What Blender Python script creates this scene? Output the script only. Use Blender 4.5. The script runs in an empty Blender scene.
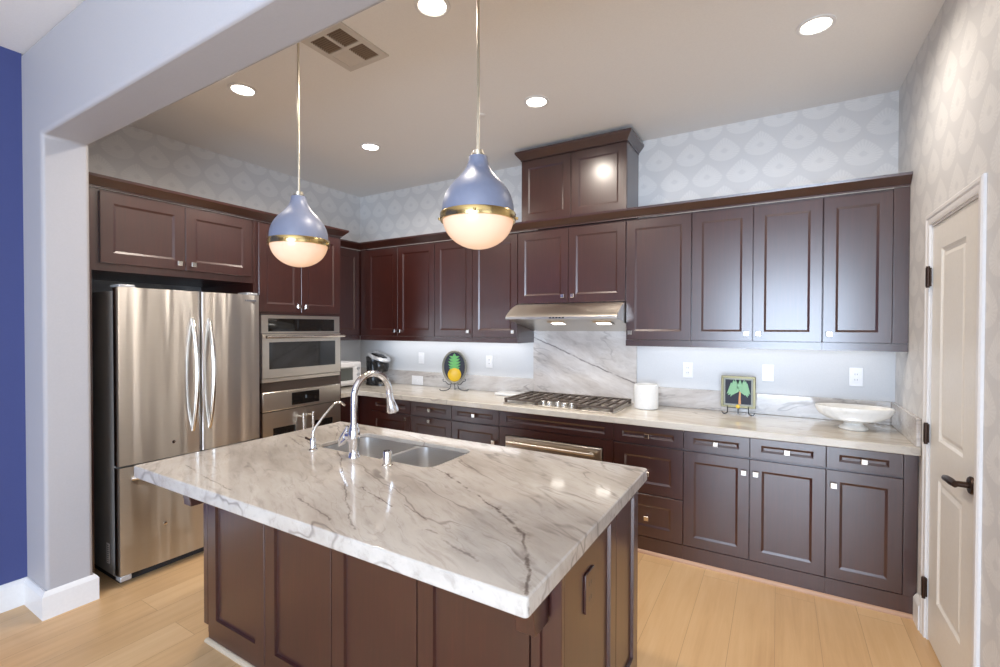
import bpy, bmesh, math, random
from mathutils import Vector, Matrix
random.seed(7)
SC = bpy.context.scene
COL = SC.collection
PI = math.pi

# ------------------------------------------------------------------ camera
CAM_F, CAM_YAW, CAM_PITCH, CAM_ROLL, CAM_H = 466.6, 30.763, -0.767, 0.114, 1.525
cd = bpy.data.cameras.new('camera'); cam = bpy.data.objects.new('camera', cd); COL.objects.link(cam)
cd.sensor_fit = 'HORIZONTAL'; cd.sensor_width = 36.0; cd.lens = 36.0 * CAM_F / 1000.0
cd.clip_start = 0.02; cd.clip_end = 100
_y, _p, _r = [math.radians(a) for a in (CAM_YAW, CAM_PITCH, CAM_ROLL)]
_F0 = Vector((-math.sin(_y), math.cos(_y), 0)); _R0 = Vector((math.cos(_y), math.sin(_y), 0)); _U0 = Vector((0, 0, 1))
_F = _F0 * math.cos(_p) + _U0 * math.sin(_p); _U = _U0 * math.cos(_p) - _F0 * math.sin(_p)
_R = _R0 * math.cos(_r) + _U * math.sin(_r); _U = _U * math.cos(_r) - _R0 * math.sin(_r)
_m = Matrix((_R, _U, -_F)).transposed().to_4x4(); _m.translation = Vector((0, 0, CAM_H))
cam.matrix_world = _m
SC.camera = cam

# ------------------------------------------------------------------ view, world
SC.view_settings.view_transform = 'Standard'; SC.view_settings.look = 'None'
SC.view_settings.gamma = 1.0; SC.view_settings.use_curve_mapping = False
SC.view_settings.exposure = 0.50
SC.cycles.max_bounces = 10; SC.cycles.diffuse_bounces = 5; SC.cycles.glossy_bounces = 4
SC.cycles.sample_clamp_indirect = 4.0
SC.cycles.use_denoising = True
W = bpy.data.worlds.new('daylight'); SC.world = W; W.use_nodes = True
W.node_tree.nodes['Background'].inputs[0].default_value = (0.72, 0.84, 1.0, 1)
W.node_tree.nodes['Background'].inputs[1].default_value = 1.0

# ------------------------------------------------------------------ lamps (rear window, added side fill, ceiling cans, under-cabinet strips)
def area(name, loc, target, sx, sy, watts, color, spread=180):
    l = bpy.data.lights.new(name, 'AREA'); l.shape = 'RECTANGLE'; l.size = sx; l.size_y = sy
    l.energy = watts; l.color = color; l.spread = math.radians(spread)
    o = bpy.data.objects.new(name, l); COL.objects.link(o); o.location = loc
    d = Vector(target) - Vector(loc); o.rotation_euler = d.to_track_quat('-Z', 'Y').to_euler()
    return o
DAY = (0.66, 0.80, 1.0)
area('daylight_window_rear', (0.45, -3.46, 1.24), (0.45, 0, 1.24), 2.5, 2.34, 270, DAY)
area('daylight_fill_side', (3.40, -1.4, 1.35), (0, -1.4, 1.35), 2.6, 2.1, 20, DAY)  # added fill lamp; the outer wall has no window here
ZC = 3.01
CANS = [(-2.890, 1.702), (-1.383, 1.706), (-2.895, 2.772), (-1.376, 2.774), (0.148, 2.774)]
for i, (cx, cy) in enumerate(CANS):
    l = bpy.data.lights.new('can_lamp', 'SPOT'); l.energy = 27 if cx > 0 else 44; l.color = (1.0, 0.90, 0.79)
    l.spot_size = math.radians(170); l.spot_blend = 0.85; l.shadow_soft_size = 0.06
    o = bpy.data.objects.new('can_lamp', l); COL.objects.link(o); o.location = (cx, cy, ZC - 0.03)
STRIP = (0.98, 0.98, 1.0)
for (x0, x1, w) in ((-0.90, 0.55, 1.05), (-3.65, -1.95, 1.9)):
    area('under_cabinet_lamp', ((x0 + x1) / 2, 3.66, 1.425), ((x0 + x1) / 2, 3.70, 0.9), x1 - x0, 0.03, w, STRIP)
area('under_cabinet_lamp', (-3.98, 3.15, 1.425), (-4.02, 3.15, 0.9), 0.03, 0.42, 0.8, STRIP)

# ------------------------------------------------------------------ node helpers
class E:
    """a shader value with arithmetic"""
    def __init__(s, nt, sock): s.nt, s.s = nt, sock
    def _m(s, op, *a):
        n = s.nt.nodes.new('ShaderNodeMath'); n.operation = op
        for k, x in enumerate((s,) + a):
            if isinstance(x, E): s.nt.links.new(x.s, n.inputs[k])
            else: n.inputs[k].default_value = x
        return E(s.nt, n.outputs[0])
    def __add__(s, o): return s._m('ADD', o)
    def __radd__(s, o): return s._m('ADD', o)
    def __sub__(s, o): return s._m('SUBTRACT', o)
    def __mul__(s, o): return s._m('MULTIPLY', o)
    def __rmul__(s, o): return s._m('MULTIPLY', o)
    def __truediv__(s, o): return s._m('DIVIDE', o)
    def f(s, op, *a): return s._m(op, *a)
    def rsub(s, c): return s._m('MULTIPLY', -1.0)._m('ADD', c)
    def step(s, a, b):
        n = s.nt.nodes.new('ShaderNodeMapRange'); n.interpolation_type = 'SMOOTHSTEP'
        s.nt.links.new(s.s, n.inputs[0]); n.inputs[1].default_value = a; n.inputs[2].default_value = b
        n.inputs[3].default_value = 0; n.inputs[4].default_value = 1
        return E(s.nt, n.outputs[0])

MATS = {}
def new_mat(name):
    m = bpy.data.materials.new(name); m.use_nodes = True
    nt = m.node_tree; b = nt.nodes['Principled BSDF']
    MATS[name] = m
    return m, nt, b
def setp(b, **k):
    for n, v in k.items():
        n = n.replace('_', ' ')
        i = b.inputs[n]
        i.default_value = (v[0], v[1], v[2], 1.0) if isinstance(v, (tuple, list)) and len(v) == 3 and i.type == 'RGBA' else v
def objco(nt, kind='Object'):
    t = nt.nodes.new('ShaderNodeTexCoord'); return t.outputs[kind]
def mapping(nt, v, scale=(1, 1, 1), rot=(0, 0, 0), loc=(0, 0, 0)):
    n = nt.nodes.new('ShaderNodeMapping'); nt.links.new(v, n.inputs[0])
    n.inputs['Scale'].default_value = scale; n.inputs['Rotation'].default_value = rot; n.inputs['Location'].default_value = loc
    return n.outputs[0]
def noise(nt, v, scale, detail=4, rough=0.55, dist=0.0, out='Fac'):
    n = nt.nodes.new('ShaderNodeTexNoise'); nt.links.new(v, n.inputs['Vector'])
    n.inputs['Scale'].default_value = scale; n.inputs['Detail'].default_value = detail
    n.inputs['Roughness'].default_value = rough; n.inputs['Distortion'].default_value = dist
    return E(nt, n.outputs['Fac']) if out == 'Fac' else n.outputs['Color']
def ramp(nt, fac, stops):
    n = nt.nodes.new('ShaderNodeValToRGB'); nt.links.new(fac.s if isinstance(fac, E) else fac, n.inputs[0])
    el = n.color_ramp.elements
    while len(el) < len(stops): el.new(0.5)
    for e, (p, c) in zip(el, stops): e.position = p; e.color = (c[0], c[1], c[2], 1)
    return n.outputs[0]
def mix(nt, fac, a, b, mode='MIX'):
    n = nt.nodes.new('ShaderNodeMix'); n.data_type = 'RGBA'; n.blend_type = mode
    if isinstance(fac, E): nt.links.new(fac.s, n.inputs[0])
    else: n.inputs[0].default_value = fac
    for k, c in ((6, a), (7, b)):
        if isinstance(c, (tuple, list)): n.inputs[k].default_value = (c[0], c[1], c[2], 1)
        else: nt.links.new(c, n.inputs[k])
    return n.outputs[2]
def sep(nt, v):
    n = nt.nodes.new('ShaderNodeSeparateXYZ'); nt.links.new(v, n.inputs[0])
    return [E(nt, n.outputs[k]) for k in range(3)]
def comb(nt, x, y, z):
    n = nt.nodes.new('ShaderNodeCombineXYZ')
    for k, e in enumerate((x, y, z)):
        if isinstance(e, E): nt.links.new(e.s, n.inputs[k])
        else: n.inputs[k].default_value = e
    return n.outputs[0]
def bump(nt, b, h, strength=0.2, dist=0.002):
    n = nt.nodes.new('ShaderNodeBump'); n.inputs['Strength'].default_value = strength; n.inputs['Distance'].default_value = dist
    nt.links.new(h.s if isinstance(h, E) else h, n.inputs['Height']); nt.links.new(n.outputs[0], b.inputs['Normal'])

def plain(name, col, rough=0.5, metal=0.0, grain=0.0, gscale=60, **k):
    m, nt, b = new_mat(name)
    setp(b, Base_Color=col, Roughness=rough, Metallic=metal, **k)
    v = objco(nt)
    nz = noise(nt, v, gscale, 3)
    c = mix(nt, nz, tuple(x * 0.95 for x in col), tuple(min(1, x * 1.05) for x in col))
    nt.links.new(c, b.inputs['Base Color'])
    if grain: bump(nt, b, nz, grain, 0.001)
    return m

# paint
plain('paint_white', (0.42, 0.41, 0.425), 0.55, grain=0.15, gscale=120)
plain('paint_ceiling', (0.84, 0.82, 0.79), 0.7, grain=0.2, gscale=140)
plain('paint_splash_wall', (0.66, 0.67, 0.68), 0.55, grain=0.12, gscale=120)
plain('paint_blue', (0.048, 0.064, 0.20), 0.55, grain=0.12, gscale=120)
plain('trim_white', (0.78, 0.77, 0.76), 0.35)
plain('door_paint', (0.78, 0.755, 0.70), 0.38)
plain('plate_white', (0.85, 0.85, 0.86), 0.3)
plain('slot_dark', (0.05, 0.05, 0.05), 0.5)
plain('black_plastic', (0.012, 0.012, 0.013), 0.25)
plain('dark_rubber', (0.02, 0.02, 0.022), 0.6)
plain('oil_bronze', (0.045, 0.024, 0.016), 0.35, 0.7)
plain('white_ceramic', (0.84, 0.84, 0.82), 0.18)
plain('cast_iron', (0.095, 0.072, 0.058), 0.5, 0.2, grain=0.2, gscale=300)
plain('black_glass', (0.008, 0.007, 0.006), 0.04, Specular_IOR_Level=0.7)
plain('oven_glass', (0.10, 0.11, 0.10), 0.06)
plain('nickel', (0.78, 0.75, 0.70), 0.18, 1.0)
plain('chrome', (0.82, 0.83, 0.86), 0.05, 1.0)
plain('brass', (0.62, 0.46, 0.20), 0.22, 1.0)
plain('rod_champagne', (0.74, 0.68, 0.55), 0.3, 0.9)
plain('pendant_blue', (0.172, 0.192, 0.265), 0.40)
plain('fridge_side_grey', (0.30, 0.28, 0.26), 0.45, 0.2)
plain('silver_plastic', (0.55, 0.56, 0.58), 0.3, 0.5)
plain('shoe_wood', (0.45, 0.27, 0.17), 0.4)
plain('shoe_pale', (0.50, 0.41, 0.30), 0.4)
plain('wrought_iron', (0.02, 0.025, 0.03), 0.4, 0.6)
plain('frame_gold', (0.19, 0.165, 0.085), 0.35, 0.5)
plain('frame_silver', (0.25, 0.245, 0.20), 0.4, 0.1)
plain('art_black', (0.018, 0.02, 0.035), 0.6)
plain('art_green', (0.10, 0.42, 0.06), 0.4)
plain('art_pale_green', (0.22, 0.45, 0.22), 0.4)
plain('art_yellow', (0.78, 0.50, 0.02), 0.4)
plain('art_orange', (0.62, 0.27, 0.08), 0.4)
plain('sticker_paper', (0.85, 0.82, 0.80), 0.6)
plain('ink_grey', (0.16, 0.16, 0.17), 0.5)
plain('vent_metal', (0.62, 0.58, 0.53), 0.5)
plain('vent_louver_shaded', (0.27, 0.20, 0.14), 0.6)  # vent metal with the shade between the louvers painted into its colour
plain('vent_band', (0.045, 0.030, 0.022), 0.4)
plain('vent_shade', (0.10, 0.065, 0.04), 0.7)

def wood_cabinet():
    m, nt, b = new_mat('espresso_wood')
    v = objco(nt)
    info = nt.nodes.new('ShaderNodeObjectInfo')
    vv = nt.nodes.new('ShaderNodeVectorMath'); vv.operation = 'ADD'; nt.links.new(v, vv.inputs[0])
    rnd = E(nt, info.outputs['Random']) * 7.0
    nt.links.new(comb(nt, rnd, rnd, rnd), vv.inputs[1])
    g = noise(nt, mapping(nt, vv.outputs[0], (28, 28, 1.6)), 3.0, 5, 0.6)
    bl = noise(nt, vv.outputs[0], 3.5, 3, 0.5)
    f = g * 0.6 + bl * 0.4
    c = ramp(nt, f, [(0.25, (0.024, 0.0046, 0.0032)), (0.55, (0.039, 0.0076, 0.0050)), (0.8, (0.058, 0.0122, 0.0078))])
    nt.links.new(c, b.inputs['Base Color'])
    setp(b, Roughness=0.36, Specular_IOR_Level=0.6, Coat_Weight=0.75, Coat_Roughness=0.23, Coat_IOR=1.65)
    bump(nt, b, g, 0.05, 0.0006)
wood_cabinet()

def marble(name, scale=1.0, rot=0.35, vertical=False, tint=(1, 1, 1), line=None, wave=1.0, dark=1.0, veins=(), calm=0.0):
    m, nt, b = new_mat(name)
    v = objco(nt)
    if vertical: v = mapping(nt, v, rot=(PI / 2, 0, 0))      # work in the X-Z plane
    v = mapping(nt, v, (1, 1, 1), (0, 0, rot))
    warp = noise(nt, mapping(nt, v, (1.4, 2.6, 2)), 1.3 * scale, 4, 0.6, out='Color')
    add = nt.nodes.new('ShaderNodeVectorMath'); add.operation = 'MULTIPLY_ADD'
    nt.links.new(warp, add.inputs[0]); add.inputs[1].default_value = (0.30 * wave, 0.22 * wave, 0.2 * wave); nt.links.new(v, add.inputs[2])
    w = add.outputs[0]
    # broad cream / grey clouds
    cl = noise(nt, mapping(nt, w, (0.9, 3.0, 2)), 1.7 * scale, 6, 0.62)
    base = ramp(nt, cl, [(0.28, (0.32 * tint[0], 0.285 * tint[1], 0.255 * tint[2])), (0.46, (0.475 * tint[0], 0.44 * tint[1], 0.40 * tint[2])),
                         (0.62, (0.58 * tint[0], 0.555 * tint[1], 0.52 * tint[2])), (0.8, (0.42 * tint[0], 0.39 * tint[1], 0.36 * tint[2]))])
    if calm: base = mix(nt, calm, base, (0.53 * tint[0], 0.495 * tint[1], 0.455 * tint[2]))
    # fine streaks along the veining
    st = noise(nt, mapping(nt, w, (1.6, 13, 6)), 3.2 * scale, 6, 0.68)
    base = mix(nt, st.step(0.48, 0.70) * (0.65 * dark), base, (0.28 * tint[0], 0.245 * tint[1], 0.22 * tint[2]))
    # thin dark veins: ridges of a stretched noise
    n1 = noise(nt, mapping(nt, w, (0.55, 2.5, 1.5)), 1.9 * scale, 3, 0.5)
    ridge = (n1 - 0.5).f('ABSOLUTE')
    brk = noise(nt, v, 3.1 * scale, 3, 0.6)
    vein = ridge.step(0.0, 0.016).rsub(1.0) * brk.step(0.38, 0.58)
    base = mix(nt, vein * (0.85 * dark), base, (0.115, 0.090, 0.080))
    n2 = noise(nt, mapping(nt, w, (0.9, 3.6, 2.0), loc=(4, 2, 1)), 2.7 * scale, 3, 0.5)
    vein2 = (n2 - 0.47).f('ABSOLUTE').step(0.0, 0.012).rsub(1.0) * noise(nt, v, 4.3 * scale, 3, 0.6).step(0.45, 0.65)
    base = mix(nt, vein2 * (0.5 * dark), base, (0.24, 0.20, 0.185))
    smud = noise(nt, mapping(nt, w, (1.2, 4.5, 2.0), loc=(1, 7, 3)), 2.1 * scale, 5, 0.65).step(0.60, 0.74) * noise(nt, v, 14 * scale, 4, 0.7).step(0.40, 0.62)
    base = mix(nt, smud * (0.6 * dark), base, (0.19, 0.155, 0.135))
    if line:                                                  # one long dark seam across the slab
        X, Y, Z = sep(nt, objco(nt))
        wob = noise(nt, objco(nt), 6, 4) * 0.05 - 0.025
        d = (Z - (X * line[0] + line[1]) + wob).f('ABSOLUTE')
        base = mix(nt, d.step(0.001, 0.010).rsub(1.0) * noise(nt, objco(nt), 9, 3).step(0.3, 0.55) * 0.85, base, (0.16, 0.14, 0.14))
    if veins:                                                 # the few long seams this slab has, wandering a little
        oc = objco(nt)
        wb = nt.nodes.new('ShaderNodeVectorMath'); wb.operation = 'MULTIPLY_ADD'
        nt.links.new(noise(nt, oc, 7, 5, 0.65, out='Color'), wb.inputs[0]); wb.inputs[1].default_value = (0.05, 0.05, 0.0); nt.links.new(oc, wb.inputs[2])
        X, Y, Z = sep(nt, wb.outputs[0])
        gate = noise(nt, oc, 11, 4, 0.7)
        for (a, c, wd, k) in veins:
            ax, ay = a[0] + 0.025, a[1] + 0.025; bx, by = c[0] + 0.025, c[1] + 0.025
            dx, dy = bx - ax, by - ay; L2 = dx * dx + dy * dy
            tt = (((X - ax) * dx + (Y - ay) * dy) / L2).f('MAXIMUM', 0.0).f('MINIMUM', 1.0)
            ex = X - ax - tt * dx; ey = Y - ay - tt * dy
            d = (ex * ex + ey * ey).f('SQRT')
            halo = d.step(0.0, wd * 3.5).rsub(1.0) * gate.step(0.50, 0.66) * (0.55 * k)
            core = d.step(wd * 0.12, wd * 0.75).rsub(1.0) * gate.step(0.36, 0.56) * (0.85 * k)
            base = mix(nt, halo, base, (0.20, 0.165, 0.14))
            base = mix(nt, core, base, (0.125, 0.098, 0.084))
    sp = noise(nt, v, 70, 2, 0.5).step(0.70, 0.78)
    base = mix(nt, sp * 0.4, base, (0.26, 0.23, 0.22))
    nt.links.new(base, b.inputs['Base Color'])
    setp(b, Roughness=0.09, Specular_IOR_Level=0.5)
VEINS = [((0.05, 0.14), (0.28, 0.054), 0.006, 0.8), ((0.28, 0.054), (0.645, -0.162), 0.009, 1.0), ((0.645, -0.162), (0.815, -0.282), 0.013, 1.0), ((0.815, -0.282), (0.97, -0.55), 0.010, 1.0),
         ((-0.46, 0.11), (-0.368, 0.041), 0.008, 0.9), ((-0.368, 0.041), (0.02, -0.26), 0.007, 0.9), ((0.02, -0.26), (0.361, -0.523), 0.006, 0.7), ((0.098, -0.24), (0.334, -0.329), 0.005, 0.9),
         ((-0.007, -0.437), (0.242, -0.51), 0.006, 0.7), ((0.36, -0.295), (0.50, -0.35), 0.005, 0.8), ((0.55, -0.404), (0.79, -0.49), 0.008, 0.6), ((-0.80, -0.44), (-0.30, -0.52), 0.006, 0.6), ((-0.75, 0.35), (-0.50, 0.12), 0.006, 0.7)]
marble('marble_island', 1.0, 0.46, wave=0.55, dark=0.62, tint=(0.90, 0.88, 0.855), veins=VEINS, calm=0.22)
marble('marble_counter', 1.0, 0.05, wave=0.7, dark=0.45, tint=(1.12, 1.11, 1.05), calm=0.4)
marble('marble_slab', 1.0, -0.35, True, (1.25, 1.25, 1.28), (-0.3915, 0.692), dark=0.4)
marble('marble_upstand', 1.0, 0.2, True, (1.20, 1.21, 1.25), dark=0.6, wave=0.7)

def steel(name, col, rough, aniso, rot=0.0, ripple=False):
    m, nt, b = new_mat(name)
    setp(b, Base_Color=col, Metallic=1.0, Roughness=rough, Anisotropic=aniso, Anisotropic_Rotation=rot)
    t = nt.nodes.new('ShaderNodeTangent'); t.direction_type = 'RADIAL'; t.axis = 'Z'
    nt.links.new(t.outputs[0], b.inputs['Tangent'])
    v = objco(nt)
    g = noise(nt, mapping(nt, v, (3, 3, 260)), 3, 3, 0.6)
    c = mix(nt, g, tuple(x * 0.93 for x in col), tuple(min(1, x * 1.06) for x in col))
    nt.links.new(c, b.inputs['Base Color'])
    if ripple:                                                # the thin sheet is not perfectly flat
        bump(nt, b, noise(nt, mapping(nt, v, (1, 7.5, 0.4)), 1.0, 1, 0.4), 1.0, 0.026)
steel('steel_brushed', (0.61, 0.585, 0.555), 0.31, 1.0, 0.25, True)
steel('steel_satin', (0.66, 0.61, 0.54), 0.30, 0.3)
steel('steel_sink', (0.72, 0.71, 0.70), 0.34, 0.0)

def floor_mat():
    m, nt, b = new_mat('oak_planks')
    X, Y, Z = sep(nt, objco(nt))
    v = comb(nt, Y, X, 0.0)
    br = nt.nodes.new('ShaderNodeTexBrick'); nt.links.new(v, br.inputs['Vector'])
    br.offset = 0.37; br.offset_frequency = 2; br.squash = 1.0
    br.inputs['Color1'].default_value = (0, 0, 0, 1); br.inputs['Color2'].default_value = (1, 1, 1, 1)
    br.inputs['Mortar'].default_value = (0.5, 0.5, 0.5, 1)
    br.inputs['Scale'].default_value = 1.0; br.inputs['Mortar Size'].default_value = 0.0011
    br.inputs['Mortar Smooth'].default_value = 0.1; br.inputs['Brick Width'].default_value = 1.9; br.inputs['Row Height'].default_value = 0.19
    tone = sep(nt, br.outputs['Color'])[0]
    gv = comb(nt, X * 1.0 + tone * 13.0, Y * 1.0 + tone * 5.0, tone * 9.0)
    g1 = noise(nt, mapping(nt, gv, (14, 0.9, 1)), 2.0, 6, 0.62, 0.4)
    g2 = noise(nt, mapping(nt, gv, (60, 2.0, 1)), 2.0, 3, 0.6)
    bl = noise(nt, mapping(nt, gv, (3.0, 1.0, 1)), 1.2, 3, 0.5)
    f = tone * 0.16 + g1 * 0.40 + g2 * 0.12 + bl * 0.38
    c = ramp(nt, f, [(0.25, (0.47, 0.28, 0.135)), (0.50, (0.60, 0.385, 0.195)), (0.80, (0.70, 0.49, 0.275))])
    kn = nt.nodes.new('ShaderNodeTexVoronoi'); nt.links.new(mapping(nt, gv, (2.2, 0.9, 1)), kn.inputs['Vector']); kn.inputs['Scale'].default_value = 1.0
    knot = E(nt, kn.outputs['Distance']).step(0.02, 0.11).rsub(1.0)
    c = mix(nt, knot * 0.35, c, (0.26, 0.125, 0.05))
    c = mix(nt, E(nt, br.outputs['Fac']) * 0.55, c, (0.20, 0.105, 0.05))
    nt.links.new(c, b.inputs['Base Color'])
    setp(b, Roughness=0.34, Specular_IOR_Level=0.4)
    bump(nt, b, g1, 0.05, 0.001)
floor_mat()

def wallpaper(name, axis):
    m, nt, b = new_mat(name)
    X, Y, Z = sep(nt, objco(nt))
    U = X if axis == 'X' else Y
    CW, CH = 0.232, 0.175
    rowf = (Z + 0.055) / CH
    row = rowf.f('FLOOR')
    par = (row * 0.5).f('FRACT') * 2.0                        # 0 or 1
    u = ((U / CW + 100.0 + par * 0.5).f('FRACT') - 0.5) * CW
    v = (rowf.f('FRACT') - 0.42) * CH
    au = u.f('ABSOLUTE') / (CW * 0.47)
    up = v.f('MAXIMUM', 0.0) / (CH * 0.60)
    dn = v.f('MINIMUM', 0.0) / (CH * -0.42)
    r_up = au.f('POWER', 1.25) + up.f('POWER', 1.15)
    r_dn = (au * au + dn * dn).f('SQRT')
    isup = v.f('GREATER_THAN', 0.0)
    r = r_up * isup + r_dn * isup.rsub(1.0)
    th = (v + 0.012).f('ARCTAN2', u)
    ray = ((th * 30.0).f('SINE') * 0.5 + 0.5)
    body = r.step(0.88, 1.0).rsub(1.0)
    rays = ray.step(0.25, 0.75) * r.step(0.42, 0.60)
    eye = r.step(0.14, 0.24).rsub(1.0)
    lace = ((r * 30.0).f('SINE') * 0.5 + 0.5) * r.step(0.2, 0.3) * r.step(0.42, 0.5).rsub(1.0)
    val = body * (rays * -0.42 + 1.0) - eye * 0.75 - lace * 0.25
    weave = noise(nt, mapping(nt, objco(nt), (90, 90, 14)), 3, 3, 0.6)
    val = (val + (weave - 0.5) * 0.5).f('MAXIMUM', 0.0).f('MINIMUM', 1.0)
    c = mix(nt, val, (0.635, 0.632, 0.63), (0.725, 0.72, 0.71))
    nt.links.new(c, b.inputs['Base Color'])
    setp(b, Roughness=0.55)
wallpaper('wallpaper_along_x', 'X'); wallpaper('wallpaper_along_y', 'Y')

def glow(name, col, strength, base=(0.8, 0.8, 0.8)):
    m, nt, b = new_mat(name)
    setp(b, Base_Color=base, Roughness=0.25, Emission_Color=col, Emission_Strength=strength)
glow('can_lens', (1.0, 0.93, 0.82), 9.0)
m, nt, b = new_mat('opal_glass')
setp(b, Base_Color=(0.52, 0.43, 0.35), Roughness=0.25, Emission_Color=(1.0, 0.55, 0.30), Emission_Strength=0.42)
glow('hood_lens', (1.0, 0.95, 0.86), 4.0)
glow('display_glow', (0.25, 0.3, 0.35), 0.25, (0.01, 0.01, 0.01))
m, nt, b = new_mat('window_glass'); setp(b, Base_Color=(1, 1, 1), Roughness=0.0, Transmission_Weight=1.0, IOR=1.02)
noise(nt, objco(nt), 2)
m, nt, b = new_mat('marble_white')
_v = objco(nt); _n = noise(nt, _v, 9, 6, 0.65, 1.2)
nt.links.new(ramp(nt, _n, [(0.35, (0.72, 0.71, 0.67)), (0.5, (0.82, 0.81, 0.77)), (0.75, (0.80, 0.78, 0.73))]), b.inputs['Base Color'])
setp(b, Roughness=0.25)
M = MATS

# ------------------------------------------------------------------ mesh helpers
ORG = {}
def org(o): return ORG.get(o.name, Vector((0, 0, 0)))
class MB:
    """collects shapes in world coordinates; build() links them as one mesh object"""
    def __init__(s): s.bm = bmesh.new()
    def face(s, pts):
        return s.bm.faces.new([s.bm.verts.new(p) for p in pts])
    def box(s, x0, x1, y0, y1, z0, z1):
        v = [s.bm.verts.new(p) for p in ((x0,y0,z0),(x1,y0,z0),(x1,y1,z0),(x0,y1,z0),(x0,y0,z1),(x1,y0,z1),(x1,y1,z1),(x0,y1,z1))]
        for f in ((0,3,2,1),(4,5,6,7),(0,1,5,4),(1,2,6,5),(2,3,7,6),(3,0,4,7)): s.bm.faces.new([v[i] for i in f])
        return s
    def ring_loft(s, rings, cap0=True, cap1=True, closed=True):
        R = [[s.bm.verts.new(p) for p in r] for r in rings]
        n = len(R[0])
        for a, b_ in zip(R, R[1:]):
            for i in range(n if closed else n - 1):
                j = (i + 1) % n
                s.bm.faces.new((a[i], a[j], b_[j], b_[i]))
        if cap0: s.bm.faces.new(R[0][::-1])
        if cap1: s.bm.faces.new(R[-1])
        return s
    def lathe(s, prof, c, n=32, axis='Z', cap0=True, cap1=True, sx=1.0, sy=1.0):
        rings = []
        for (r, h) in prof:
            ring = []
            for k in range(n):
                a = 2 * PI * k / n
                p, q = max(r, 1e-5) * math.cos(a) * sx, max(r, 1e-5) * math.sin(a) * sy
                ring.append({'Z': (c[0] + p, c[1] + q, c[2] + h), 'X': (c[0] + h, c[1] + p, c[2] + q), 'Y': (c[0] + p, c[1] + h, c[2] + q)}[axis])
            rings.append(ring)
        return s.ring_loft(rings, cap0, cap1)
    def cyl(s, c, r, h, axis='Z', n=24): return s.lathe([(r, 0), (r, h)], c, n, axis)
    def tube(s, path, r, n=12, up=(0, 0, 1), flat=1.0):
        """round tube along a path; r may be a list"""
        P = [Vector(p) for p in path]; rings = []
        rr = r if isinstance(r, (list, tuple)) else [r] * len(P)
        t0 = (P[1] - P[0]).normalized(); u = Vector(up)
        if abs(t0.dot(u)) > 0.95: u = Vector((1, 0, 0)) if abs(t0.x) < 0.9 else Vector((0, 1, 0))
        side = t0.cross(u).normalized()
        for i, p in enumerate(P):
            t = (P[min(i + 1, len(P) - 1)] - P[max(i - 1, 0)]).normalized()
            side = (side - t * side.dot(t)).normalized(); nn = t.cross(side)
            rings.append([p + (side * math.cos(2 * PI * k / n) + nn * math.sin(2 * PI * k / n) * flat) * rr[i] for k in range(n)])
        return s.ring_loft(rings)
    def prism(s, poly, axis, a, b):
        """poly in the two other axes, extruded along axis from a to b"""
        def P(q, t): return {'X': (t, q[0], q[1]), 'Y': (q[0], t, q[1]), 'Z': (q[0], q[1], t)}[axis]
        return s.ring_loft([[P(q, a) for q in poly], [P(q, b) for q in poly]])
    def sweep(s, path, prof, close_ends=True):
        """profile (out, z) swept along a flat path; out is to the right of travel, mitred at corners"""
        P = [Vector((p[0], p[1])) for p in path]; rings = []
        for i, p in enumerate(P):
            d0 = (P[i] - P[i - 1]).normalized() if i else None
            d1 = (P[i + 1] - P[i]).normalized() if i < len(P) - 1 else None
            if d0 is None: d0 = d1
            if d1 is None: d1 = d0
            n0, n1 = Vector((d0.y, -d0.x)), Vector((d1.y, -d1.x))
            mt = n0 + n1; mt = mt / mt.dot(n0)
            rings.append([(p.x + mt.x * o, p.y + mt.y * o, z) for o, z in prof])
        return s.ring_loft(rings, close_ends, close_ends)
    def panel(s, mp, u0, u1, v0, v1, t, fu, fv, rec=0.0055, sl=0.013, raised=0.0):
        """door or drawer front: frame round a recessed field. mp(u, v, w) -> point, w = 0 is the front, -t the back"""
        def q(a, w): return [mp(u0 + a * 0 + x, v0 + y, w) for x, y in a_]
        W_, H_ = u1 - u0, v1 - v0
        def rect(iu, iv, w): return [mp(u0 + iu, v0 + iv, w), mp(u1 - iu, v0 + iv, w), mp(u1 - iu, v1 - iv, w), mp(u0 + iu, v1 - iv, w)]
        e = 0.002
        rings = [rect(0, 0, -t), rect(0, 0, -e), rect(e, e, 0), rect(fu, fv, 0), rect(fu + sl, fv + sl, -rec)]
        if raised:
            rings += [rect(fu + sl + 0.012, fv + sl + 0.012, -rec), rect(fu + sl + 0.035, fv + sl + 0.035, -rec + raised)]
        return s.ring_loft(rings)
    def build(s, name, mat, parent=None, bevel=0.0, seg=2, smooth=None, origin=None):
        bmesh.ops.remove_doubles(s.bm, verts=s.bm.verts, dist=1e-6)
        bmesh.ops.recalc_face_normals(s.bm, faces=s.bm.faces)
        o0 = org(parent) if parent else (Vector(origin) if origin else Vector((0, 0, 0)))
        bmesh.ops.translate(s.bm, verts=s.bm.verts, vec=-o0)
        me = bpy.data.meshes.new(name); s.bm.to_mesh(me); s.bm.free()
        if isinstance(mat, str): mat = M[mat]
        me.materials.append(mat)
        o = bpy.data.objects.new(name, me); COL.objects.link(o)
        ORG[o.name] = o0
        if parent: o.parent = parent
        else: o.location = o0
        if smooth:
            for p in me.polygons: p.use_smooth = True
            me.set_sharp_from_angle(angle=math.radians(smooth))
        if bevel:
            md = o.modifiers.new('edge', 'BEVEL'); md.width = bevel; md.segments = seg; md.limit_method = 'ANGLE'; md.angle_limit = math.radians(40)
            if not smooth:
                for p in me.polygons: p.use_smooth = True
                me.set_sharp_from_angle(angle=math.radians(30))
                md.harden_normals = False
        return o
def thing(name, label, cat, loc, group=None):
    o = bpy.data.objects.new(name, None); COL.objects.link(o); o.location = loc; o.empty_display_size = 0.1
    ORG[o.name] = Vector(loc)
    return tag(o, label, cat, group)
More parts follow.
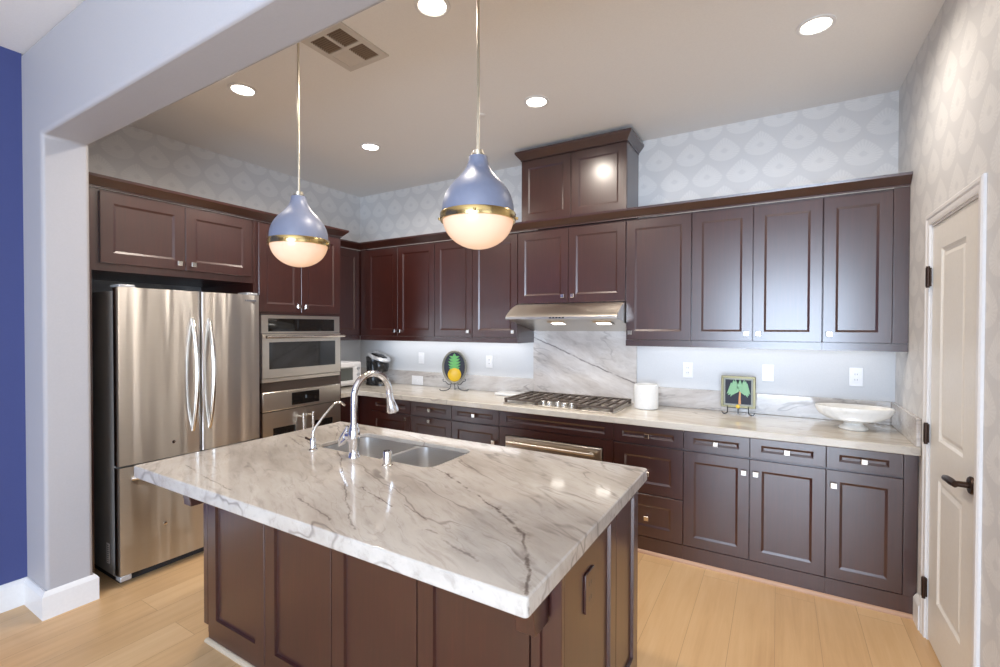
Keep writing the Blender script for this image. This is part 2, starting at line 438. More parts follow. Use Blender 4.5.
def tag(o, label, cat, group=None):
    o['label'] = label; o['category'] = cat
    if group: o['group'] = group
    return o
def struct(o): o['kind'] = 'structure'; return o
def S(front):        # faces the camera room (-Y): u = X, v = Z
    return lambda u, v, w: (u, front - w, v)
def EA(front):       # faces +X: u = Y, v = Z
    return lambda u, v, w: (front + w, u, v)
def WE(front):       # faces -X
    return lambda u, v, w: (front - w, u, v)
def knob(parent, mp, u, v, size=0.031):
    mb = MB(); h = size / 2
    def sq(k, w): return [mp(u - k, v - k, w), mp(u + k, v - k, w), mp(u + k, v + k, w), mp(u - k, v + k, w)]
    mb.ring_loft([sq(0.008, 0.0), sq(0.006, 0.012), sq(h * 0.9, 0.016), sq(h, 0.019), sq(h, 0.025), sq(h * 0.82, 0.028)])
    return mb.build('knob', 'nickel', parent)
def door(parent, mp, u0, u1, v0, v1, kn=None, name='door', fu=0.062, fv=0.062, t=0.019):
    d = MB().panel(mp, u0, u1, v0, v1, t, fu, fv).build(name, 'espresso_wood', parent)
    if kn: knob(d, mp, kn[0], kn[1])
    return d
def drawer(parent, mp, u0, u1, v0, v1, kn=None, fu=0.058, fv=0.040, t=0.019):
    return door(parent, mp, u0, u1, v0, v1, kn, 'drawer', fu, fv, t)

# ------------------------------------------------------------------ room
XL, XR, YB, YP0, YP1, XJ = -4.13, 0.639, 3.794, 0.866, 1.064, -3.272
XBL, YR, XO = -3.553, -3.55, 3.5
struct(MB().box(XL - 0.1, XO + 0.1, YR - 0.1, YB + 0.1, -0.08, 0.0).build('floor', 'oak_planks'))
struct(MB().box(XL - 0.1, XO + 0.1, YR - 0.1, YB + 0.1, ZC, ZC + 0.08).build('ceiling', 'paint_ceiling'))
wb = struct(MB().box(XL, XR, YB, YB + 0.1, 1.40, ZC).build('wall_back', 'wallpaper_along_x'))
MB().box(XL, XR, YB, YB + 0.1, 0, 1.40).build('painted_lower_wall', 'paint_splash_wall', wb)
wl = struct(MB().box(XL - 0.1, XL, YP1, YB + 0.1, 1.40, ZC).build('wall_left', 'wallpaper_along_y'))
MB().box(XL - 0.1, XL, YP1, YB + 0.1, 0, 1.40).build('painted_lower_wall', 'paint_splash_wall', wl)
DY0, DY1, DZ = 2.385, 3.030, 2.026
mb = MB()
mb.box(XR, XR + 0.1, YP1, DY0, 0, ZC); mb.box(XR, XR + 0.1, DY1, YB + 0.1, 0, ZC); mb.box(XR, XR + 0.1, DY0, DY1, DZ, ZC)
struct(mb.build('wall_right', 'wallpaper_along_y'))
struct(MB().prism([(XL - 0.1, 0), (XJ, 0), (XJ, 2.52), (XR, 2.52), (XR, 0), (XO, 0), (XO, ZC), (XL - 0.1, ZC)], 'Y', YP0, YP1)
       .build('wall_front', 'paint_white', bevel=0.018, seg=4))
struct(MB().box(XBL - 0.1, XBL, YR, YP0, 0, ZC).build('wall_side', 'paint_blue'))
struct(MB().box(XO, XO + 0.1, YR, YP0, 0, ZC).build('wall_outer', 'paint_white'))
# rear wall behind the camera, with one broad window towards the right
mb = MB()
mb.box(XBL - 0.1, -0.85, YR - 0.1, YR, 0, ZC); mb.box(1.75, XO, YR - 0.1, YR, 0, ZC)
mb.box(-0.85, 1.75, YR - 0.1, YR, 0, 0.05); mb.box(-0.85, 1.75, YR - 0.1, YR, 2.42, ZC)
struct(mb.build('wall_rear', 'paint_white'))
mb = MB()
for x in (-0.85, 0.42, 1.69): mb.box(x, x + 0.06, YR - 0.07, YR - 0.02, 0.05, 2.42)
for z in (0.05, 2.36): mb.box(-0.85, 1.75, YR - 0.069, YR - 0.021, z, z + 0.06)
wn = struct(mb.build('window_1', 'trim_white'))
MB().box(-0.84, 1.74, YR - 0.05, YR - 0.044, 0.07, 2.4).build('glass_pane', 'window_glass', wn)
# baseboards
BB = [(0, 0), (0.019, 0), (0.019, 0.120), (0.011, 0.134), (0.004, 0.142), (0, 0.142)]
struct(MB().sweep([(XBL, YR), (XBL, YP0), (XJ, YP0), (XJ, YP1), (XJ - 0.055, YP1)], BB).build('baseboard_left', 'trim_white'))
struct(MB().sweep([(XR, YB), (XR, DY1 + 0.056)][::-1] if False else [(XR, 3.19), (XR, DY1 + 0.056)], BB).build('baseboard_right', 'trim_white'))
struct(MB().sweep([(XR, DY0 - 0.056), (XR, YP1)], BB).build('baseboard_near', 'trim_white'))

# door to the pantry in the right wall
dr = struct(MB().box(XR - 0.0, XR + 0.1, DY0, DY0 + 0.010, 0, DZ).box(XR, XR + 0.1, DY1 - 0.010, DY1, 0, DZ).box(XR, XR + 0.1, DY0 + 0.010, DY1 - 0.010, DZ - 0.010, DZ).build('door_1', 'trim_white'))
mb = MB()
CP = [(0.0, 0.0), (0.008, 0.0), (0.010, 0.010), (0.010, 0.026), (0.014, 0.034), (0.014, 0.048), (0.009, 0.055), (0.0, 0.055)]   # (proud of wall, across)
def casing_ring(y, z, dy, dz): return [(XR - p, y + dy * a, z + dz * a) for p, a in CP]
mb.ring_loft([casing_ring(DY1, 0.0, 1, 0), casing_ring(DY1, DZ, 1, 1), casing_ring(DY0, DZ, -1, 1), casing_ring(DY0, 0.0, -1, 0)])
mb.build('door_casing', 'trim_white', dr)
FX = XR + 0.004
sl0, sl1 = DY0 + 0.013, DY1 - 0.013
slab = MB()
slab.box(FX + 0.012, FX + 0.036, sl0, sl1, 0.012, DZ - 0.013)
# front skin: stiles, rails and two moulded panels
pu0, pu1 = 2.555, 2.882
zs = [0.012, 0.245, 0.822, 1.004, 1.893, DZ - 0.013]
mp = WE(FX)
def skin(u0, u1, v0, v1):
    slab.face([mp(u0, v0, 0), mp(u1, v0, 0), mp(u1, v1, 0), mp(u0, v1, 0)])
for a, b_ in zip(zs, zs[1:]):
    skin(sl0, pu0, a, b_); skin(pu1, sl1, a, b_)
for k in (0, 2, 4): skin(pu0, pu1, zs[k], zs[k + 1])
for a, b_ in ((zs[1], zs[2]), (zs[3], zs[4])):
    def rc(i, w): return [mp(pu0 + i, a + i, w), mp(pu1 - i, a + i, w), mp(pu1 - i, b_ - i, w), mp(pu0 + i, b_ - i, w)]
    slab.ring_loft([rc(0, 0), rc(0.010, -0.008), rc(0.022, -0.010), rc(0.040, -0.003)], cap0=False)
def edge(a, b_): slab.face([mp(a[0], a[1], 0), mp(b_[0], b_[1], 0), mp(b_[0], b_[1], -0.012), mp(a[0], a[1], -0.012)])
cs = [(sl0, zs[0]), (sl1, zs[0]), (sl1, zs[-1]), (sl0, zs[-1])]
for k in range(4): edge(cs[k], cs[(k + 1) % 4])
sb = slab.build('door_slab', 'door_paint', dr)
for z in (0.254, 1.012, 1.773):
    MB().box(XR - 0.021, XR - 0.0003, DY1 - 0.016, DY1 - 0.001, z - 0.045, z + 0.045).cyl((XR - 0.014, DY1 - 0.016, z - 0.052), 0.0075, 0.104).build('hinge', 'oil_bronze', dr)
mb = MB(); hy, hz = 2.442, 0.925
mb.lathe([(0.0, 0.0), (0.033, 0.0), (0.034, 0.006), (0.030, 0.011), (0.0, 0.012)], (FX, hy, hz), 28, 'X')
for vv in mb.bm.verts: vv.co.x = FX - (vv.co.x - FX)
mb.tube([(FX - 0.008, hy, hz), (FX - 0.058, hy, hz)], [0.012, 0.011], 16)
mb.tube([(FX - 0.052, hy - 0.012, hz), (FX - 0.056, hy + 0.02, hz + 0.001), (FX - 0.056, hy + 0.07, hz - 0.002), (FX - 0.054, hy + 0.115, hz - 0.010)], [0.010, 0.012, 0.011, 0.009], 14, flat=1.3)
mb.build('door_handle', 'oil_bronze', sb, smooth=45)

# ------------------------------------------------------------------ ceiling fixtures
def can_light(x, y, label):
    t = thing('recessed_light', label, 'ceiling light', (x, y, ZC), 'recessed ceiling lights')
    MB().lathe([(0.063, -0.001), (0.084, -0.001), (0.082, -0.006), (0.067, -0.008), (0.063, -0.004)], (x, y, ZC), 40, cap0=False, cap1=False).build('trim_ring', 'trim_white', t, smooth=50)
    MB().lathe([(0.0, -0.0035), (0.062, -0.0035), (0.062, -0.001), (0.0, -0.001)], (x, y, ZC), 40).build('lens', 'can_lens', t)
CAN_LABELS = ['glowing round recessed ceiling light nearest the white header beam, above the fridge', 'glowing recessed ceiling light cut by the top of the photo, beside the right pendant rod',
              'small recessed ceiling light nearest the far left corner of the kitchen',
              'recessed ceiling light in front of the tower cabinet that rises to the ceiling', 'recessed ceiling light nearest the papered wall with the white door']
for (x, y), lb in zip(CANS, CAN_LABELS):
    if lb: can_light(x, y, lb)
# air vent
vx0, vx1, vy0, vy1 = -2.135, -1.835, 1.555, 1.892
t = thing('ceiling_vent', 'square four-panel air vent in the ceiling beside the white header beam', 'vent', ((vx0 + vx1) / 2, (vy0 + vy1) / 2, ZC))
xm, ym = (vx0 + vx1) / 2, (vy0 + vy1) / 2
b_ = 0.036
mb = MB()
for r in ((vx0, vx1, vy0, vy0 + b_), (vx0, vx1, vy1 - b_, vy1), (vx0, vx0 + b_, vy0 + b_, vy1 - b_), (vx1 - b_, vx1, vy0 + b_, vy1 - b_), (xm - .01, xm + .01, vy0 + b_, vy1 - b_), (vx0 + b_, xm - .01, ym - .01, ym + .01), (xm + .01, vx1 - b_, ym - .01, ym + .01)):
    mb.box(r[0], r[1], r[2], r[3], ZC - 0.010, ZC - 0.0005)
mb.build('frame', 'vent_metal', t)
for qi, (a0, a1, c0, c1) in enumerate(((vx0 + b_, xm - .01, vy0 + b_, ym - .01), (xm + .01, vx1 - b_, vy0 + b_, ym - .01), (vx0 + b_, xm - .01, ym + .01, vy1 - b_), (xm + .01, vx1 - b_, ym + .01, vy1 - b_))):
    MB().box(a0, a1, c0, c1, ZC - 0.0018, ZC - 0.0006).build('duct_shade', 'vent_shade', t)  # flat dark sheet, its colour stands in for the shade inside the duct
    mb = MB(); n = 9
    tilt = 0.010 if qi == 2 else -0.003
    for k in range(n):
        yy = c0 + (c1 - c0) * (k + 0.5) / n
        hw = 0.0075 if qi == 2 else 0.0020
        mb.ring_loft([[(a0, yy - hw, ZC - 0.0025), (a0, yy + hw, ZC - 0.008), (a0, yy + hw, ZC - 0.0088), (a0, yy - hw, ZC - 0.0033)], [(a1, yy - hw, ZC - 0.0025), (a1, yy + hw, ZC - 0.008), (a1, yy + hw, ZC - 0.0088), (a1, yy - hw, ZC - 0.0033)]])
    mb.build('louvers', 'vent_metal' if qi == 2 else 'vent_louver_shaded', t)  # three panels get the painted-in shade, one keeps the plain metal
# concealed sprinkler caps
t = MB().lathe([(0.0, -0.006), (0.030, -0.006), (0.033, -0.004), (0.033, -0.001), (0.0, -0.001)], (-1.80, 2.756, ZC), 32).build('sprinkler_cover', 'paint_ceiling', smooth=40, origin=(-1.80, 2.756, ZC))
tag(t, 'small round concealed sprinkler cover in the ceiling behind the right pendant rod', 'sprinkler')

# ------------------------------------------------------------------ pendants
def pendant(x, y, label):
    zb = 1.935
    t = thing('pendant_light', label, 'pendant light', (x, y, zb), 'blue pendants over the island')
    P = [(0.134, 0.012), (0.1345, 0.030), (0.131, 0.060), (0.119, 0.092), (0.098, 0.123), (0.073, 0.150), (0.053, 0.175), (0.041, 0.197), (0.036, 0.217), (0.035, 0.228), (0.0, 0.229)]
    def sm(pts, n=3):
        out = []
        for i in range(len(pts) - 1):
            p0, p1, p2, p3 = pts[max(i - 1, 0)], pts[i], pts[i + 1], pts[min(i + 2, len(pts) - 1)]
            for k in range(n):
                u = k / n
                out.append(tuple(0.5 * ((2 * p1[d]) + (-p0[d] + p2[d]) * u + (2 * p0[d] - 5 * p1[d] + 4 * p2[d] - p3[d]) * u * u + (-p0[d] + 3 * p1[d] - 3 * p2[d] + p3[d]) * u ** 3) for d in (0, 1)))
        return out + [pts[-1]]
    MB().lathe(sm(P[:9]) + P[9:], (x, y, zb), 56, cap0=False).build('shade', 'pendant_blue', t, smooth=50)
    bd = MB().lathe([(0.1345, -0.014), (0.1415, -0.014), (0.1425, -0.011), (0.1425, 0.012), (0.1415, 0.015), (0.1335, 0.015)], (x, y, zb), 56, cap0=False, cap1=False).build('brass_band', 'brass', t, smooth=40)
    for k in range(4):
        a = k * PI / 2 + 0.5
        MB().lathe([(0.0, -0.006), (0.005, -0.004), (0.005, 0.004), (0.0, 0.006)], (x + 0.146 * math.cos(a), y + 0.146 * math.sin(a), zb - 0.002), 12).build('screw', 'brass', bd, smooth=40)
    pr = [(0.1335 * math.cos(a), -0.116 * math.sin(a)) for a in [PI / 2 * k / 14 for k in range(14)]] + [(0.0, -0.116)]
    MB().lathe([(0.1335, 0.014)] + pr, (x, y, zb), 56, cap0=True).build('glass_bowl', 'opal_glass', t, smooth=60)
    mb = MB().lathe([(0.0, 0.2285), (0.020, 0.2285), (0.020, 0.252), (0.011, 0.254), (0.0, 0.254)], (x, y, zb), 20)
    mb.lathe([(0.012, 0.236), (0.026, 0.236), (0.026, 0.240), (0.012, 0.240)], (x, y, zb), 20)
    mb.build('cap', 'rod_champagne', t, smooth=40)
    MB().cyl((x, y, zb + 0.253), 0.0055, ZC - 0.02 - zb - 0.253, n=14).build('rod', 'rod_champagne', t, smooth=40)
    MB().lathe([(0.0, -0.025), (0.05, -0.025), (0.060, -0.018), (0.060, -0.001), (0.0, -0.001)], (x, y, ZC), 32).build('canopy', 'rod_champagne', t, smooth=40)
pendant(-2.026, 1.47, 'blue teardrop pendant with glowing opal bowl hanging in front of the oven cabinet')
pendant(-0.972, 1.47, 'blue teardrop pendant with glowing opal bowl hanging in front of the tower cabinet')

# ------------------------------------------------------------------ back run: base cabinets
YF, YC0 = 3.195, 3.145        # drawer and door fronts, counter edge
ZB, ZT = 0.868, 0.914
DZ0, DZ1 = 0.738, 0.858       # top drawers
Z0, Z1 = 0.115, 0.727         # doors below
mpF = S(YF)
def base_unit(x0, x1, label, filler=0.0):
    t = thing('base_cabinet', label, 'cabinet', ((x0 + x1) / 2, YF, 0), 'base cabinets along the back wall')
    mb = MB()
    mb.box(x0 + 0.0004, x1 - 0.0004, YF + 0.020, YB - 0.002, 0.002, ZB - 0.001)
    mb.build('body', 'espresso_wood', t)
    MB().box(x0 + 0.0004, x1 - 0.0004, YF + 0.004, YF + 0.0198, 0.002, 0.110).build('plinth', 'espresso_wood', t)
    return t
g = 0.0016
t = base_unit(-3.440, -2.840, 'dark base cabinet nearest the ovens, knob at the right of its door')
MB().box(-3.436, -3.338, YF + 0.006, YF + 0.0198, 0.112, ZB - 0.002).build('filler', 'espresso_wood', t)
drawer(t, mpF, -3.336 + g, -2.840 - g, DZ0, DZ1, (-3.088, 0.798)); door(t, mpF, -3.336 + g, -2.840 - g, Z0, Z1, (-2.885, 0.695))
t = base_unit(-2.840, -2.381, 'dark base cabinet with two knobs in one column, behind the chrome faucet')
drawer(t, mpF, -2.840 + g, -2.381 - g, DZ0, DZ1, (-2.61, 0.798)); door(t, mpF, -2.840 + g, -2.381 - g, Z0, Z1, (-2.615, 0.702))
t = base_unit(-2.381, -1.909, 'dark base cabinet just left of the stainless undercounter appliance')
drawer(t, mpF, -2.381 + g, -1.909 - g, DZ0, DZ1, (-2.145, 0.798)); door(t, mpF, -2.381 + g, -1.909 - g, Z0, Z1, (-1.955, 0.60))
# cooktop unit, open for the built-in appliance
t = thing('cooktop_cabinet', 'dark wide cabinet below the gas cooktop, with a knobless recessed panel', 'cabinet', (-1.4435, YF, 0), 'base cabinets along the back wall')
mb = MB()
mb.box(-1.9086, -1.847, YF + 0.020, YB - 0.002, 0.002, ZB - 0.001); mb.box(-1.059, -0.9784, YF + 0.020, YB - 0.002, 0.002, ZB - 0.001)
mb.box(-1.847, -1.059, YF + 0.020, YB - 0.002, 0.672, ZB - 0.001); mb.box(-1.847, -1.059, YF + 0.020, YB - 0.002, 0.002, 0.112); mb.box(-1.847, -1.059, YB - 0.012, YB - 0.002, 0.112, 0.645)
mb.build('body', 'espresso_wood', t)
MB().panel(mpF, -1.909 + g, -0.978 - g, 0.738, DZ1, 0.019, 0.060, 0.036).build('false_drawer', 'espresso_wood', t)
mb = MB().box(-1.907, -1.849, YF + 0.003, YF + 0.0195, 0.002, 0.732).box(-1.057, -0.980, YF + 0.003, YF + 0.0195, 0.002, 0.732)
mb.box(-1.849, -1.057, YF + 0.003, YF + 0.0195, 0.674, 0.732).box(-1.849, -1.057, YF + 0.003, YF + 0.0195, 0.002, 0.110)
mb.build('face_frame', 'espresso_wood', t)
t = thing('undercounter_oven', 'stainless built-in appliance with a bar handle below the gas cooktop', 'oven', (-1.453, YF, 0.114))
MB().box(-1.843, -1.063, YF + 0.020, YB - 0.03, 0.116, 0.668).build('body', 'dark_rubber', t)
MB().box(-1.845, -1.061, YF - 0.012, YF + 0.0195, 0.500, 0.668).box(-1.845, -1.061, YF - 0.012, YF + 0.0195, 0.120, 0.494).build('front_panel', 'steel_satin', t, bevel=0.004)
mb = MB().tube([(-1.81, YF - 0.052, 0.628), (-1.10, YF - 0.052, 0.628)], 0.011, 16)
for x in (-1.77, -1.14): mb.tube([(x, YF - 0.052, 0.628), (x, YF - 0.010, 0.628)], 0.008, 12)
mb.build('handle', 'steel_satin', t, smooth=40)
t = base_unit(-0.978, -0.518, 'dark stack of three drawers just right of the cooktop, partly behind the island')
drawer(t, mpF, -0.978 + g, -0.518 - g, DZ0, DZ1, (-0.748, 0.798)); drawer(t, mpF, -0.978 + g, -0.518 - g, 0.405, Z1, (-0.748, 0.545), 0.075, 0.07); drawer(t, mpF, -0.978 + g, -0.518 - g, Z0, 0.400, (-0.748, 0.245), 0.075, 0.07)
t = base_unit(-0.518, 0.241, 'wide dark base cabinet with two drawers over two doors, below the palm tile')
xm = -0.139
drawer(t, mpF, -0.518 + g, xm - g, DZ0, DZ1, (-0.328, 0.798)); drawer(t, mpF, xm + g, 0.241 - g, DZ0, DZ1, (0.052, 0.798))
door(t, mpF, -0.518 + g, xm - g, Z0, Z1, (-0.171, 0.645)); door(t, mpF, xm + g, 0.241 - g, Z0, Z1, (-0.107, 0.645))
t = base_unit(0.241, XR - 0.002, 'dark base cabinet in the right corner below the footed marble bowl')
drawer(t, mpF, 0.241 + g, 0.578 - g, DZ0, DZ1, (0.41, 0.798)); door(t, mpF, 0.241 + g, 0.578 - g, Z0, Z1, (0.275, 0.645))
MB().box(0.579, XR - 0.003, YF + 0.002, YF + 0.0198, 0.112, ZB - 0.002).build('filler', 'espresso_wood', t)
t = thing('base_cabinet', 'dark corner base cabinet under the toaster oven, beside the oven tower', 'cabinet', (-3.79, 3.20, 0), 'base cabinets along the left wall')
MB().box(XL + 0.002, -3.520, 2.906, YB - 0.002, 0.002, ZB - 0.001).box(-3.520, -3.442, YF + 0.022, YB - 0.002, 0.002, ZB - 0.001).build('body', 'espresso_wood', t)
MB().panel(EA(-3.500), 2.908, 3.193, Z0, DZ1, 0.019, 0.05, 0.06).build('door', 'espresso_wood', t)
struct(MB().sweep([(-3.44, YF + 0.0035), (XR - 0.018, YF + 0.0035)], [(0, 0), (0.016, 0), (0.0155, 0.008), (0.011, 0.016), (0.004, 0.021), (0, 0.021)]).build('trim_1', 'shoe_wood'))
# countertop, L-shaped
ct = MB().prism([(XL + 0.001, 2.904), (-3.45, 2.904), (-3.45, YC0), (XR - 0.001, YC0), (XR - 0.001, YB - 0.001), (XL + 0.001, YB - 0.001)], 'Z', ZB, ZT).build('countertop', 'marble_counter', bevel=0.005)
tag(ct, 'long pale veined stone countertop along the back wall', 'countertop')
bs = MB().box(XL + 0.022, -1.896, YB - 0.021, YB - 0.001, ZT + 0.0004, 1.060).build('backsplash', 'marble_upstand', bevel=0.003)
tag(bs, 'low stone backsplash left of the cooktop, behind the pineapple plaque', 'backsplash', 'stone upstands')
bs = MB().box(XL + 0.001, XL + 0.021, 2.906, YB - 0.001, ZT + 0.0004, 1.060).build('backsplash', 'marble_upstand', bevel=0.003)
tag(bs, 'low stone backsplash behind the white toaster oven in the left corner', 'backsplash', 'stone upstands')
bs = MB().box(-0.969, XR - 0.022, YB - 0.021, YB - 0.001, ZT + 0.0004, 1.060).build('backsplash', 'marble_upstand', bevel=0.003)
tag(bs, 'low stone backsplash right of the cooktop, behind the palm tile', 'backsplash', 'stone upstands')
bs = MB().box(XR - 0.021, XR - 0.001, YC0 + 0.01, YB - 0.001, ZT + 0.0004, 1.060).build('backsplash', 'marble_upstand', bevel=0.003)
tag(bs, 'short stone backsplash on the papered right wall beside the footed bowl', 'backsplash', 'stone upstands')
bs = MB().box(-1.894, -0.971, YB - 0.021, YB - 0.001, ZT + 0.0004, 1.713).build('stone_splash_panel', 'marble_slab')
tag(bs, 'tall veined stone panel between the gas cooktop and the range hood', 'backsplash')

# ------------------------------------------------------------------ back run: upper cabinets
YU = 3.458; UB = 1.389; UT = 2.328
mpU = S(YU)
def upper_unit(x0, x1, label, zb=UB, rail=True):
    t = thing('wall_cabinet', label, 'cabinet', ((x0 + x1) / 2, YU, zb), 'wall cabinets along the back wall')
    MB().box(x0 + 0.0004, x1 - 0.0004, YU + 0.020, YB - 0.002, (zb + 0.045) if rail else zb, UT).build('body', 'espresso_wood', t)
    if rail: MB().box(x0 + 0.0004, x1 - 0.0004, YU + 0.004, YU + 0.026, zb, zb + 0.0445).build('light_rail', 'espresso_wood', t)
    return t
UZ0, UZ1, KZ = 1.437, 2.312, 1.487
def uframe(t, x0, x1, a=UZ0, b=UT): MB().box(x0 + 0.0005, x1 - 0.0005, YU + 0.004, YU + 0.0198, a, b).build('filler', 'espresso_wood', t)
t = upper_unit(-3.770, -2.777, 'dark wall cabinet with two doors in the far left corner, above the coffee maker')
uframe(t, -3.768, -3.676)
door(t, mpU, -3.674, -3.241, UZ0, UZ1, (-3.275, KZ)); door(t, mpU, -3.238, -2.780, UZ0, UZ1, (-3.204, KZ))
t = upper_unit(-2.777, -2.348, 'narrow dark wall cabinet above the oval pineapple plaque')
door(t, mpU, -2.774, -2.350, UZ0, UZ1, (-2.384, KZ))
t = upper_unit(-2.348, -1.888, 'dark wall cabinet just left of the range hood')
MB().box(-1.910, -1.8886, YU + 0.0265, YB - 0.002, UB, UB + 0.0445).build('light_rail', 'espresso_wood', t)
door(t, mpU, -2.346, -1.890, UZ0, UZ1, (-1.924, KZ))
t = upper_unit(-1.887, -0.973, 'short two-door dark wall cabinet directly above the range hood', 1.718, False)
door(t, mpU, -1.884, -1.432, 1.724, UZ1, (-1.472, 1.775)); door(t, mpU, -1.429, -0.976, 1.724, UZ1, (-1.389, 1.775))
t = upper_unit(-0.972, -0.517, 'dark wall cabinet just right of the range hood, above the white canister')
door(t, mpU, -0.969, -0.519, UZ0, UZ1, (-0.936, KZ))
t = upper_unit(-0.516, 0.233, 'wide two-door dark wall cabinet above the palm tile')
door(t, mpU, -0.514, -0.143, UZ0, UZ1, (-0.176, KZ)); door(t, mpU, -0.140, 0.231, UZ0, UZ1, (-0.107, KZ))
t = upper_unit(0.234, XR - 0.001, 'dark wall cabinet in the right corner above the footed marble bowl')
door(t, mpU, 0.236, 0.564, UZ0, UZ1, (0.268, KZ)); uframe(t, 0.566, XR - 0.001)
t = thing('wall_cabinet', 'dark corner wall cabinet on the left wall, next to the oven tower', 'cabinet', (-3.95, 3.2, UB), 'wall cabinets along the left wall')
MB().box(XL + 0.002, -3.790, 2.906, YB - 0.002, UB + 0.045, UT).build('body', 'espresso_wood', t)
MB().box(-3.796, -3.774, 2.906, YU + 0.002, UB, UB + 0.0445).build('light_rail', 'espresso_wood', t)
door(t, EA(-3.770), 2.908, 3.452, UZ0, UZ1)
CROWN = [(0.0, 2.3285), (0.006, 2.3285), (0.006, 2.338), (0.012, 2.340), (0.050, 2.380), (0.052, 2.395), (0.0, 2.395)]
cr = MB().sweep([(-3.770, 2.905), (-3.770, YU), (XR - 0.002, YU)], CROWN).build('crown_moulding', 'espresso_wood', origin=(-1.5, YU, 2.33))
tag(cr, 'long dark crown moulding along the tops of the back wall cabinets', 'moulding')
# tower above the hood cabinet
TX0, TX1 = -1.852, -0.969
t = thing('tower_cabinet', 'dark two-door tower cabinet rising to the ceiling above the range hood', 'cabinet', ((TX0 + TX1) / 2, YU, 2.397))
MB().box(TX0, TX1, YU + 0.020, YB - 0.002, 2.397, 2.925).build('body', 'espresso_wood', t)
door(t, mpU, TX0 + 0.001, -1.4125, 2.399, 2.903); door(t, mpU, -1.4095, TX1 - 0.001, 2.399, 2.903)
MB().sweep([(TX0, YB - 0.003), (TX0, YU), (TX1, YU), (TX1, YB - 0.003)], [(0.0, 2.907), (0.005, 2.907), (0.005, 2.915), (0.042, 2.962), (0.044, 2.978), (0.0, 2.978)]).build('crown', 'espresso_wood', t)

# ------------------------------------------------------------------ range hood
HX0, HX1 = -1.885, -0.975
t = thing('range_hood', 'curved stainless range hood over the gas cooktop', 'range hood', (-1.43, 3.5, 1.495))
prof = [(3.770, 1.716), (3.456, 1.716), (3.425, 1.708), (3.375, 1.690), (3.325, 1.664), (3.285, 1.636), (3.262, 1.618), (3.252, 1.606), (3.252, 1.590), (3.262, 1.586), (3.30, 1.586), (3.770, 1.494)]
MB().prism(prof, 'X', HX0, HX1).build('canopy', 'steel_satin', t, smooth=25)
def under(y): return 1.586 - (y - 3.30) * (1.586 - 1.494) / 0.47
for x in (-1.502, -1.130):
    mb = MB(); y0, y1 = 3.400, 3.460
    def lens(i, drop): return [(x - .052 + i, y0 + i, under(y0 + i) - drop), (x + .052 - i, y0 + i, under(y0 + i) - drop), (x + .052 - i, y1 - i, under(y1 - i) - drop), (x - .052 + i, y1 - i, under(y1 - i) - drop)]
    fr = MB().ring_loft([lens(-0.022, 0.0005), lens(-0.018, 0.007), lens(-0.001, 0.007), lens(-0.001, 0.0005)], False, False).build('lamp_bezel', 'steel_satin', t)
    mb.ring_loft([lens(0, 0.001), lens(0, 0.005), lens(0.006, 0.009)])
    mb.build('lamp_lens', 'hood_lens', t)
    hl = bpy.data.lights.new('hood_lamp', 'SPOT'); hl.energy = 2.5; hl.color = (1.0, 0.93, 0.84); hl.spot_size = math.radians(140); hl.spot_blend = 0.8; hl.shadow_soft_size = 0.03
    ho = bpy.data.objects.new('hood_lamp', hl); COL.objects.link(ho); ho.location = (x, 3.43, under(3.43) - 0.03)
mb = MB()
for k in range(5): mb.box(-1.50 + k * 0.026, -1.482 + k * 0.026, 3.2495, 3.2535, 1.594, 1.603)
mb.build('control_buttons', 'black_plastic', t)

# ------------------------------------------------------------------ gas cooktop
CX0, CX1, CY0, CY1 = -1.890, -0.990, 3.225, 3.725
t = thing('gas_cooktop', 'five-burner gas cooktop with dark grates set in the counter below the hood', 'cooktop', (-1.44, 3.475, ZT))
MB().box(CX0, CX1, CY0, CY1, ZT + 0.0004, ZT + 0.009).build('base_plate', 'steel_satin', t, bevel=0.003)
for (bx, by, r) in ((-1.72, 3.35, 0.042), (-1.72, 3.60, 0.050), (-1.44, 3.55, 0.062), (-1.16, 3.60, 0.050), (-1.16, 3.35, 0.042)):
    br = MB().lathe([(0, 0.009), (r + 0.016, 0.009), (r + 0.014, 0.015), (r, 0.017), (r, 0.022), (0, 0.022)], (bx, by, ZT), 28).build('burner', 'steel_satin', t, smooth=35)
    MB().lathe([(0, 0.022), (r * 0.95, 0.022), (r * 0.98, 0.026), (r * 0.85, 0.030), (0, 0.031)], (bx, by, ZT), 28).build('burner_cap', 'cast_iron', br, smooth=35)
for (gx0, gx1, gy0) in ((-1.885, -1.592, 3.235), (-1.588, -1.292, 3.36), (-1.288, -0.995, 3.235)):
    mb = MB(); zt = ZT + 0.044; hb = 0.014; gy1 = 3.715
    mb.box(gx0, gx1, gy0, gy0 + .018, zt - hb, zt); mb.box(gx0, gx1, gy1 - .018, gy1, zt - hb, zt)
    mb.box(gx0, gx0 + .018, gy0 + .018, gy1 - .018, zt - hb, zt); mb.box(gx1 - .018, gx1, gy0 + .018, gy1 - .018, zt - hb, zt)
    for k in range(1, 4):
        x = gx0 + (gx1 - gx0) * k / 4
        mb.box(x - .009, x + .009, gy0 + .018, gy1 - .018, zt - hb + .002, zt)
    mb.box(gx0 + .018, gx1 - .018, (gy0 + gy1) / 2 - .007, (gy0 + gy1) / 2 + .007, zt - hb, zt - 0.0005)
    for x in (gx0 + .002, gx1 - .020):
        for y in (gy0 + .002, gy1 - .020): mb.box(x, x + .018, y, y + .018, ZT + 0.009, zt - hb)
    mb.build('grate', 'cast_iron', t)
